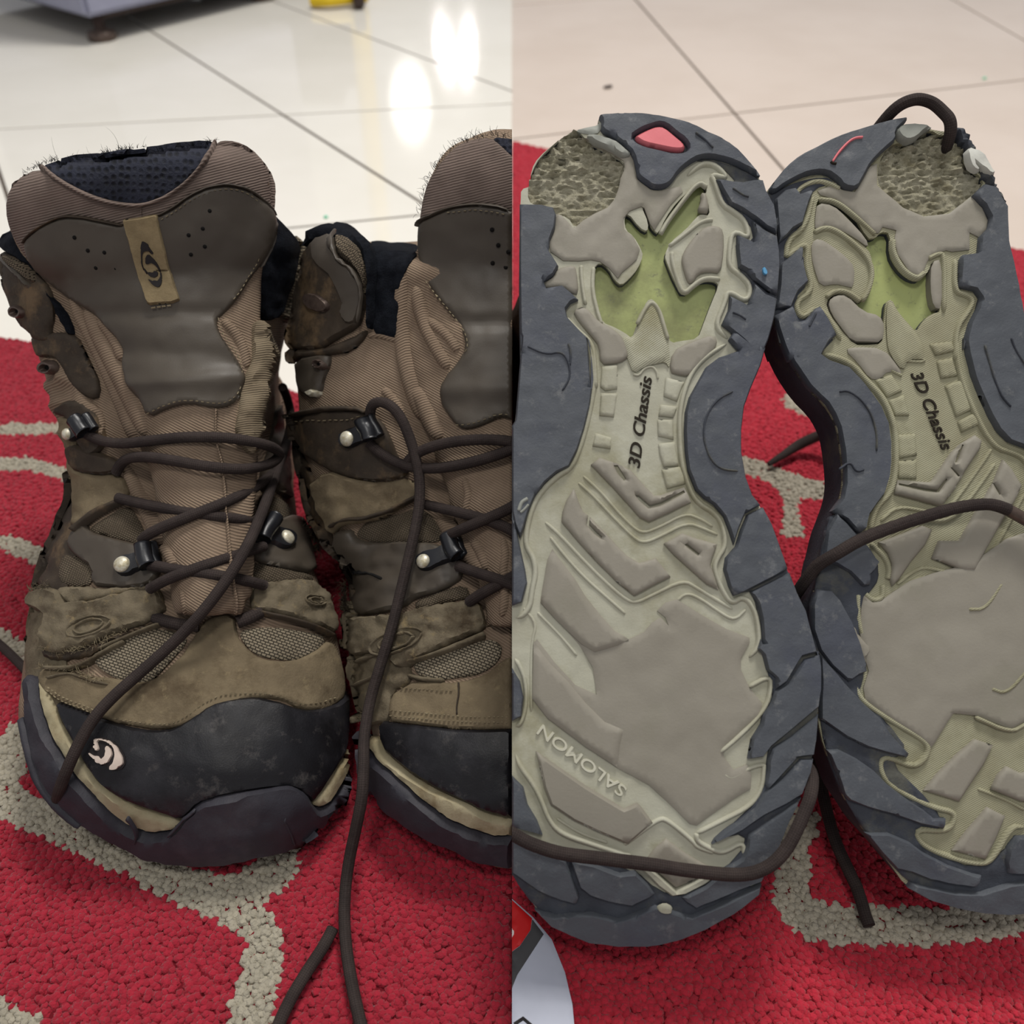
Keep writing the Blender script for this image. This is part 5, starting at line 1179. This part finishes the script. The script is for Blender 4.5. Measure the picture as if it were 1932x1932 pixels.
# ---------------- second boot
S2 = Plane((.05, .127, .041), (.061, .342, .233), back=.009)
b2 = thing('hiking_boot', (.20, .22, RUGZ), 'upturned hiking boot at the right edge with a lace arching over its heel', 'boot', 'pair of upturned hiking boots')
OUT2 = ('z4 1065,182 960,195 840,230 700,270 560,320 420,390 300,450 200,530 110,640 60,700 98,770 120,900 135,1050 147,1250 140,1400 110,1600 130,1700 180,1850 '
        'z5 160,20 235,180 350,350 480,480 530,560 570,650 595,800 610,950 610,1060 590,1160 555,1260 500,1400 465,1560 440,1640 420,1770 '
        'z6 310,60 290,260 330,380 340,560 335,700 333,780 370,940 430,1080 470,1200 540,1310 600,1420 680,1520 760,1620 830,1720 960,1790 1100,1830 1250,1858 1400,1868 1550,1860 1750,1800 1900,1650 1980,1400 2000,1000 1960,500 1850,100 '
        'P 2030,1010 1985,900 1955,800 1940,700 z4 1932,1750 1900,1560 1870,1400 1830,1200 1800,1080 1792,930 1790,830 1740,680 1690,600 1640,480 1545,370 1485,262 1440,240 1400,272 1250,247 1140,228 1060,226 1040,220')
CRAT2 = 'z4 990,345 1060,365 1130,340 1190,282 1250,250 1330,300 1400,272 1440,244 1486,262 1510,400 1490,480 1550,540 1620,600 1640,650 1540,740 1380,862 1200,882 1050,820 880,680 862,560 900,430'
GREEN2 = ('z4 790,1040 850,1040 892,992 960,1000 955,1150 1010,1250 1080,1320 1160,1350 1200,1322 1240,1270 1262,1210 1330,1192 1335,1570 1250,1590 1190,1650 1150,1722 1080,1650 1010,1560 970,1480 930,1500 920,1600 905,1700 900,1805 790,1812 700,1815 '
          '600,1700 520,1590 490,1500 560,1440 640,1440 745,1512 800,1430 828,1300 830,1200 800,1120 700,1040 600,985 500,955 410,1000 410,880 430,760 470,735 560,765 700,870')
panel('outsole_plate', OUT2, S2, M['olive'], b2, h0=-.0016, h1=.0002, holes=[GREEN2, CRAT2], step=11, edge=2, wob=.0003)
panel('sidewall', OUT2, S2, M['navy_low'], b2, h0=-.019, h1=-.0012, holes=[GREEN2, CRAT2], step=14, edge=2)
panel('crumbling_foam', CRAT2, S2, M['crater'], b2, h0=-.022, h1=-.0012, step=3.6, edge=2, hfun=foam, jag=3, label='torn open crumbling beige foam at the heel corner')
panel('shank', 'z4 380,700 1400,900 1400,1650 1200,1780 900,1850 600,1850 450,1500 380,1100', Plane((.05, .127, .041), (.061, .342, .233), back=.0126), M['green'], b2, h0=-.001, h1=.0001, step=16, edge=2, cs=0, label='yellow-green shank seen in the X-shaped recess')
panel('heel_tread', 'z4 1065,182 960,195 840,230 700,270 560,320 420,390 300,450 200,530 110,640 65,700 95,735 190,665 300,608 400,578 480,580 560,632 600,690 700,706 760,600 800,520 900,420 985,350 978,290 1035,235 1062,212', S2, M['navy'], b2, h0=-.0015, h1=NAVY_H, wob=.0004)
strip('insert_edge', 'z4 515,520 560,450 640,365 690,345 735,342', S2, M['red'], b2, w=2.5, h=.0009, base=NAVY_H)
strip('insert_recess', 'z4 505,515 515,530 545,530', S2, M['emboss'], b2, w=2.5, h=.0009, base=NAVY_H)
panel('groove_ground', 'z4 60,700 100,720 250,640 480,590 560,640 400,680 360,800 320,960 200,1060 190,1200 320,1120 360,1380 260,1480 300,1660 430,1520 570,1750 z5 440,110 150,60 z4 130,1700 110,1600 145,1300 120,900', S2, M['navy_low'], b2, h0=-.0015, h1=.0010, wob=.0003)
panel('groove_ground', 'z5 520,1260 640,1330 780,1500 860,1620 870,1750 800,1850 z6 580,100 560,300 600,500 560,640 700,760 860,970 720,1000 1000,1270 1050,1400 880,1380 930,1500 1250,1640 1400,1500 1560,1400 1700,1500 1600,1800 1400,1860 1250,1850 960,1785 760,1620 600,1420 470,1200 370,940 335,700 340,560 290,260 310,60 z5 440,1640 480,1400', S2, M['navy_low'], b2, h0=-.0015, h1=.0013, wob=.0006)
lugs2 = [
 'z4 112,772 190,705 262,690 290,735 375,705 385,730 358,790 330,880 312,950 240,990 198,1040 142,1085 133,1050 120,900',
 'z4 200,1205 300,1112 318,1130 312,1200 330,1280 352,1370 280,1440 240,1525 225,1560 118,1560 140,1400 147,1250 160,1230',
 'z4 238,1540 288,1655 330,1645 400,1562 438,1545 500,1642 556,1752 500,1800 460,1870 430,1932 215,1932 180,1850 130,1700 112,1610',
 'z5 150,0 440,0 432,112 500,162 640,212 720,292 800,392 878,500 928,620 948,760 948,900 938,1000 900,1130 840,1208 790,1280 768,1378 722,1418 690,1400 620,1320 560,1285 520,1255 590,1160 610,1060 610,950 595,800 570,650 530,560 480,480 350,350 235,180',
 'z5 555,1268 575,1300 620,1340 700,1435 770,1520 860,1625 830,1680 800,1710 795,1790 740,1800 640,1700 540,1640 443,1628 460,1560 480,1400',
 'z6 318,35 400,40 450,95 490,172 518,222 560,330 598,460 600,500 555,520 500,560 400,470 330,380 292,262 292,120',
 'z6 333,400 440,520 480,570 580,680 680,770 740,860 840,968 828,990 700,958 600,928 480,870 335,768 335,700 340,560',
 'z6 375,945 440,942 540,992 640,1062 720,1142 840,1232 920,1282 980,1332 1048,1332 1038,1388 900,1360 750,1308 600,1268 500,1228 468,1195 430,1080',
 'z6 592,1412 720,1412 840,1462 920,1522 1060,1592 1200,1642 1250,1652 1220,1712 1100,1698 950,1668 850,1628 765,1608 680,1520',
 'z6 833,1720 850,1690 950,1712 1100,1742 1250,1745 1400,1695 1560,1680 1750,1600 1850,1560 1750,1790 1550,1858 1400,1868 1250,1858 1100,1830 960,1790',
 'z6 1385,1570 1400,1500 1450,1435 1560,1430 1700,1450 1720,1560 1560,1640 1400,1640',
 'z4 1540,742 1620,665 1700,685 1745,762 1790,830 1792,930 1800,1080 1830,1200 1870,1400 1900,1560 1932,1750 z5 1932,200 1940,400 2000,700 2060,900 2150,1200 2200,1500 2100,1450 2040,1150 1932,800 1800,752 1718,668 1658,560 1598,430 1538,280 1498,120 1478,0 z4 1480,1850 1490,1760 1520,1660 1572,1560 1592,1480 1555,1428 1440,1400 1452,1200 1470,1172 1580,1160 1592,1040 1650,980 1662,900 1620,820']
for s in lugs2: panel('tread_lug', s, S2, M['navy'], b2, h0=-.0015, h1=NAVY_H, wob=.00035, wscale=30, cs=0, edge=3)
TA2 = 'z4 800,520 862,500 860,660 1050,822 1200,884 1380,864 1540,742 1620,822 1665,920 1650,980 1600,1035 1530,1000 1530,1125 1400,1140 1360,1130 1265,1165 1225,1210 1180,1322 1100,1295 1010,1160 985,1060 1000,985 900,960 870,1005 840,1005 700,865 560,760 450,728 430,700 560,640 600,690 700,707 760,600'
panel('worn_heel_pad', TA2, S2, M['taupe'], b2, h0=-.001, h1=.0012, wob=.0003, cs=0)
for s in ['z4 430,785 540,802 640,892 780,1042 800,1112 700,1040 600,985 500,955 410,992 412,880', 'z4 385,1072 440,1042 540,1102 640,1182 698,1250 690,1400 640,1392 560,1372 450,1392 410,1280 385,1180',
          'z4 505,1500 560,1455 640,1455 760,1575 880,1602 915,1680 898,1795 790,1790 680,1788 600,1690 530,1590', 'z4 1255,1212 1328,1194 1332,1555 1270,1545 1245,1400',
          'z5 620,80 700,60 900,70 1010,200 1040,265 940,230 870,300 800,290 720,180']:
    panel('worn_pad', s, S2, M['taupe'], b2, h0=-.004, h1=TAU_H - .0006)
for s in ['z5 840,302 960,262 1038,382 930,428', 'z5 932,452 1050,412 1090,560 985,560', 'z5 1002,702 1130,692 1145,850 1012,872', 'z5 1002,892 1140,880 1142,1020 1010,1015',
          'z5 1290,162 1400,142 1440,270 1320,290', 'z5 1350,342 1470,300 1540,520 1430,570', 'z5 1442,602 1560,540 1605,620 1470,682', 'z5 1240,40 1400,20 1420,90 1280,122']:
    panel('rib_block', s, S2, M['olive'], b2, h0=-.001, h1=.0013, edge=3, step=7, cs=0)
panel('shank_spine', 'z4 930,1800 925,1600 935,1510 965,1505 1010,1580 1080,1670 1150,1740 1200,1850 1190,1932 z5 1200,150 1080,150 1040,240 950,120', S2, M['olive'], b2, h0=-.003, h1=.0018, edge=7)
for s, h in [('z5 1000,1030 1240,1046 1300,960 1390,830 1450,772 1560,702 1612,742 1600,800 1500,950 1420,1090 1320,1222 1200,1190 978,1130', ['z5 1010,1052 1200,1092 1290,1105 1355,1020 1362,1028 1300,1118 1200,1108 1008,1066', 'z5 1385,940 1400,938 1455,1000 1440,1003', 'z5 1418,900 1470,770 1482,775 1435,900']),
             ('z5 1765,880 1830,950 1902,1070 1842,1200 1760,1330 1640,1540 1560,1692 1480,1692 1250,1600 1300,1470 1450,1470 1550,1290 1620,1180 1700,1040', ['z5 1690,1050 1705,1052 1752,1130 1740,1138']),
             ('z5 862,1482 1000,1432 1180,1362 1252,1390 1200,1500 1100,1620 1010,1752 960,1802 942,1740 960,1640 930,1560', [])]:
    panel('chevron_pad', s, S2, M['taupe'], b2, h0=-.001, h1=TAU_H + .0004, holes=h, cs=0, edge=5)
panel('forefoot_pad', 'z6 590,70 640,110 690,100 760,50 850,-10 1000,-60 1200,-110 1400,-250 1640,-330 1800,0 1850,500 1700,700 1509,790 1430,832 1220,752 1100,740 1060,800 1000,900 968,940 900,880 700,745 600,665 590,595 620,500 600,440 570,290 575,150', S2, M['taupe'], b2, h0=-.001, h1=TAU_H, edge=6, cs=0, wob=.0003, wscale=60, label='large worn smooth taupe patch under the ball of the foot')
for s in ['z6 1220,885 1322,920 1270,1030 1190,1150 1130,1242 930,1178 1000,1090 1110,980', 'z6 1400,1040 1480,1080 1600,1050 1620,1250 1480,1240 1312,1172 1350,1090', 'z6 1292,1272 1392,1322 1340,1450 1280,1566 1090,1516 1180,1400']:
    panel('toe_pad', s, S2, M['taupe'], b2, h0=-.001, h1=TAU_H + .0003, cs=0, edge=5)
panel('worn_ridge', 'z6 500,235 540,245 560,300 640,370 600,430 600,495 560,400', S2, M['taupe'], b2, h0=-.001, h1=.002)
strips([
 ('z4 1425,1190 1420,1430 1500,1450 1560,1490 1520,1580 1430,1700 1430,1932', 4, .0024, 0), ('z5 1430,0 1450,250 1560,540 1700,790 1850,830 1932,880 2000,1000', 4, .0024, 0),
 ('z5 460,110 660,170 780,310 900,430 980,620 995,800 985,1000 950,1130 860,1210 820,1310 810,1400', 5, .0026, 0),
 ('z5 810,1490 920,1600 945,1680 930,1750', 4, .0024, 0), ('z6 560,60 560,240 620,350', 4, .0022, 0), ('z6 700,10 700,90 640,100 600,60', 4, .0022, 0),
 ('z6 550,560 560,640 620,700 760,790 900,870 960,920 950,990 880,1050 760,1000 700,990 680,1040 720,1140 860,1220 1000,1280 1110,1300 1100,1370 1050,1410 880,1395 910,1480 1050,1550 1260,1600 1330,1560 1430,1380 1509,1390', 4.5, .0024, 0),
 ('z4 270,740 300,680 400,630 500,640 590,690', 4, .0026, 0), ('z4 390,740 340,960 210,1060 200,1190', 4.5, .0026, 0), ('z4 200,1190 320,1090 360,1110 340,1250 400,1420 260,1510 310,1640 440,1520 600,1780', 4.5, .0026, 0),
 ('z4 400,1000 480,965 560,985 680,1070 790,1180 830,1290 800,1420 750,1500', 4, .0024, .0), ('z4 490,1470 560,1420 650,1430 740,1500', 3.5, .0022, 0), ('z4 440,760 560,770 700,880 850,1020', 3, .0022, 0),
 ('z4 1230,1190 1300,1155 1350,1160 1345,1580', 3.5, .0022, 0), ('z4 975,1050 975,1150 1050,1280 1150,1340 1200,1290', 4, .0024, 0),
 ('z5 880,1330 1000,1220 1200,1250 1340,1290 1500,1080 1640,880 1690,800', 3, .0014, 0), ('z5 1100,1280 1180,1320 1400,1330 1560,1130 1720,900', 3, .0014, 0),
 ('z5 1000,1790 1160,1660 1300,1680 1480,1730', 3, .0014, 0), ('z5 1030,1850 1160,1730 1300,1750 1420,1790', 3, .0014, 0), ('z5 1580,1740 1750,1470 1932,1120', 3, .0014, 0),
 ('z6 1220,760 1420,850 1509,800', 3, .0014, .001), ('z6 1180,150 1275,150 1370,0', 3, .0014, .0012), ('z6 1310,600 1395,630 1509,500', 3, .0014, .0012), ('z6 1240,1170 1400,1230 1509,1290', 3, .0014, 0),
 ('z5 1070,160 1180,170 1205,155', 2.5, .0014, 0), ('z5 930,190 960,230 1040,270', 2.5, .0014, 0)], S2, M['olive'], b2, side=0)
text_on('embossed_word', '3D Chassis', (1716, 704), (1777, 852), S2, M['emboss'], b2, h=.0006, base=.0005, hgt=.9, label='embossed words running down the arch')
panel('flap', 'z4 978,288 1030,232 1140,226 1258,252 1190,282 1130,345 1062,368 1000,335', S2, M['flap'], b2, h0=-.0005, h1=.0036, wob=.0008)
panel('white_flap', 'z4 1475,400 1600,440 1662,540 1695,605 1650,612 1600,560 1535,518 1592,572 1550,586 1490,540', S2, M['white_flap'], b2, h0=.001, h1=.0042, wob=.001, edge=3)
panel('torn_edge', 'z4 1400,270 1440,242 1486,262 1560,400 1660,560 1740,690 1790,830 1788,930 1750,975 1715,900 1720,780 1700,700 1640,640 1600,560 1520,420', S2, M['navy_low'], b2, h0=-.0015, h1=.0026, jag=4, wob=.0015, wscale=10, step=5)
sole_upper(S2, OUT2, M['upper_dark'], b2, 0, 1585, 1890, 290, 600, .55)
for s_ in ('z5 560,400 610,390 670,420 740,480 800,580 830,700 830,830', 'z5 1610,60 1660,250 1720,420 1800,510', 'z5 1800,10 1830,100 1890,190 1915,210', 'z5 560,960 640,900 680,980 740,960', 'z4 400,1600 360,1680 350,1700'):
    strip('worn_line', s_, S2, M['navy_low'], b2, w=2.4, h=.0009, base=NAVY_H - .0002)
# laces of the upturned boots
def on(surf, lst, r, extra=.0):
    return [surf(u, v)[0] + surf(u, v)[1] * (r + extra + .0036) for u, v in lst]

p = [(q[0], q[1], (S1, .0085)) for q in px('z3 -40,1130 0,1150 100,1200 250,1245 450,1270 700,1300 900,1330 1150,1350 1290,1315')] + \
    [(q[0], q[1], (S1, h)) for q, h in zip(px('z3 1390,1230 1480,1090 1545,960 1575,870'), (.008, .006, .003, -.006))] + [(1534, 1440, (S1, -.03))]
tube('shoelace', lacepath(p), LR, M['lace'], b1, side=1, label='brown lace lying across the toe of the sole')
p = [(1520, 1330, .05), (1536, 1385, .034), (1541, 1430, .03), (1553, 1500, .024), (1574, 1580, .018), (1600, 1640, .014), (1618, 1677, .012)]
tube('shoelace', lacepath(p), LR * 1.05, M['lace'], b2, label='lace end hanging between the two soles')
tube('lace_tip', lacepath([(1614, 1668, .0125), (1625, 1700, .011), (1632, 1725, .0105), (1640, 1747, .010)]), .0023, M['lace'], b2)
p = [(q[0], q[1], (S2, h)) for q, h in zip(px('z4 870,230 900,190 970,130 1080,103 1200,120 1290,190 1340,260 1372,330 1400,400'), (-.03, -.012, .002, .006, .006, .006, .006, .002, -.008))]
tube('shoelace', lacepath(p), LR, M['lace'], b2, label='lace loop arching over the torn heel')
p = [(q[0], q[1], (S2, h)) for q, h in zip(px('z6 262,140 z5 335,1800 400,1660 530,1560 700,1465 950,1370 1200,1292 1400,1240 1600,1222 1740,1262'), (-.02, -.004, .003, .008, .008, .0075, .0075, .0075, .0075, .0075))]
tube('shoelace', lacepath(p), LR, M['lace'], b2, label='lace lying across the arch of the sole')
tube('lace_tip', [S2(u, v)[0] + S2(u, v)[1] * .0072 for u, v in px('z5 1735,1260 1850,1325 1932,1370 2000,1400')], .0022, M['steel'], b2)
tube('shoelace', lacepath([(1450, 876, .009), (1480, 857, .011), (1510, 838, .013), (1552, 818, .02), (1580, 800, .03)]), .0028, M['lace'], b2, label='lace end on the rug between the soles', taper=lambda t: .55 + .6 * min(1, t * 2))
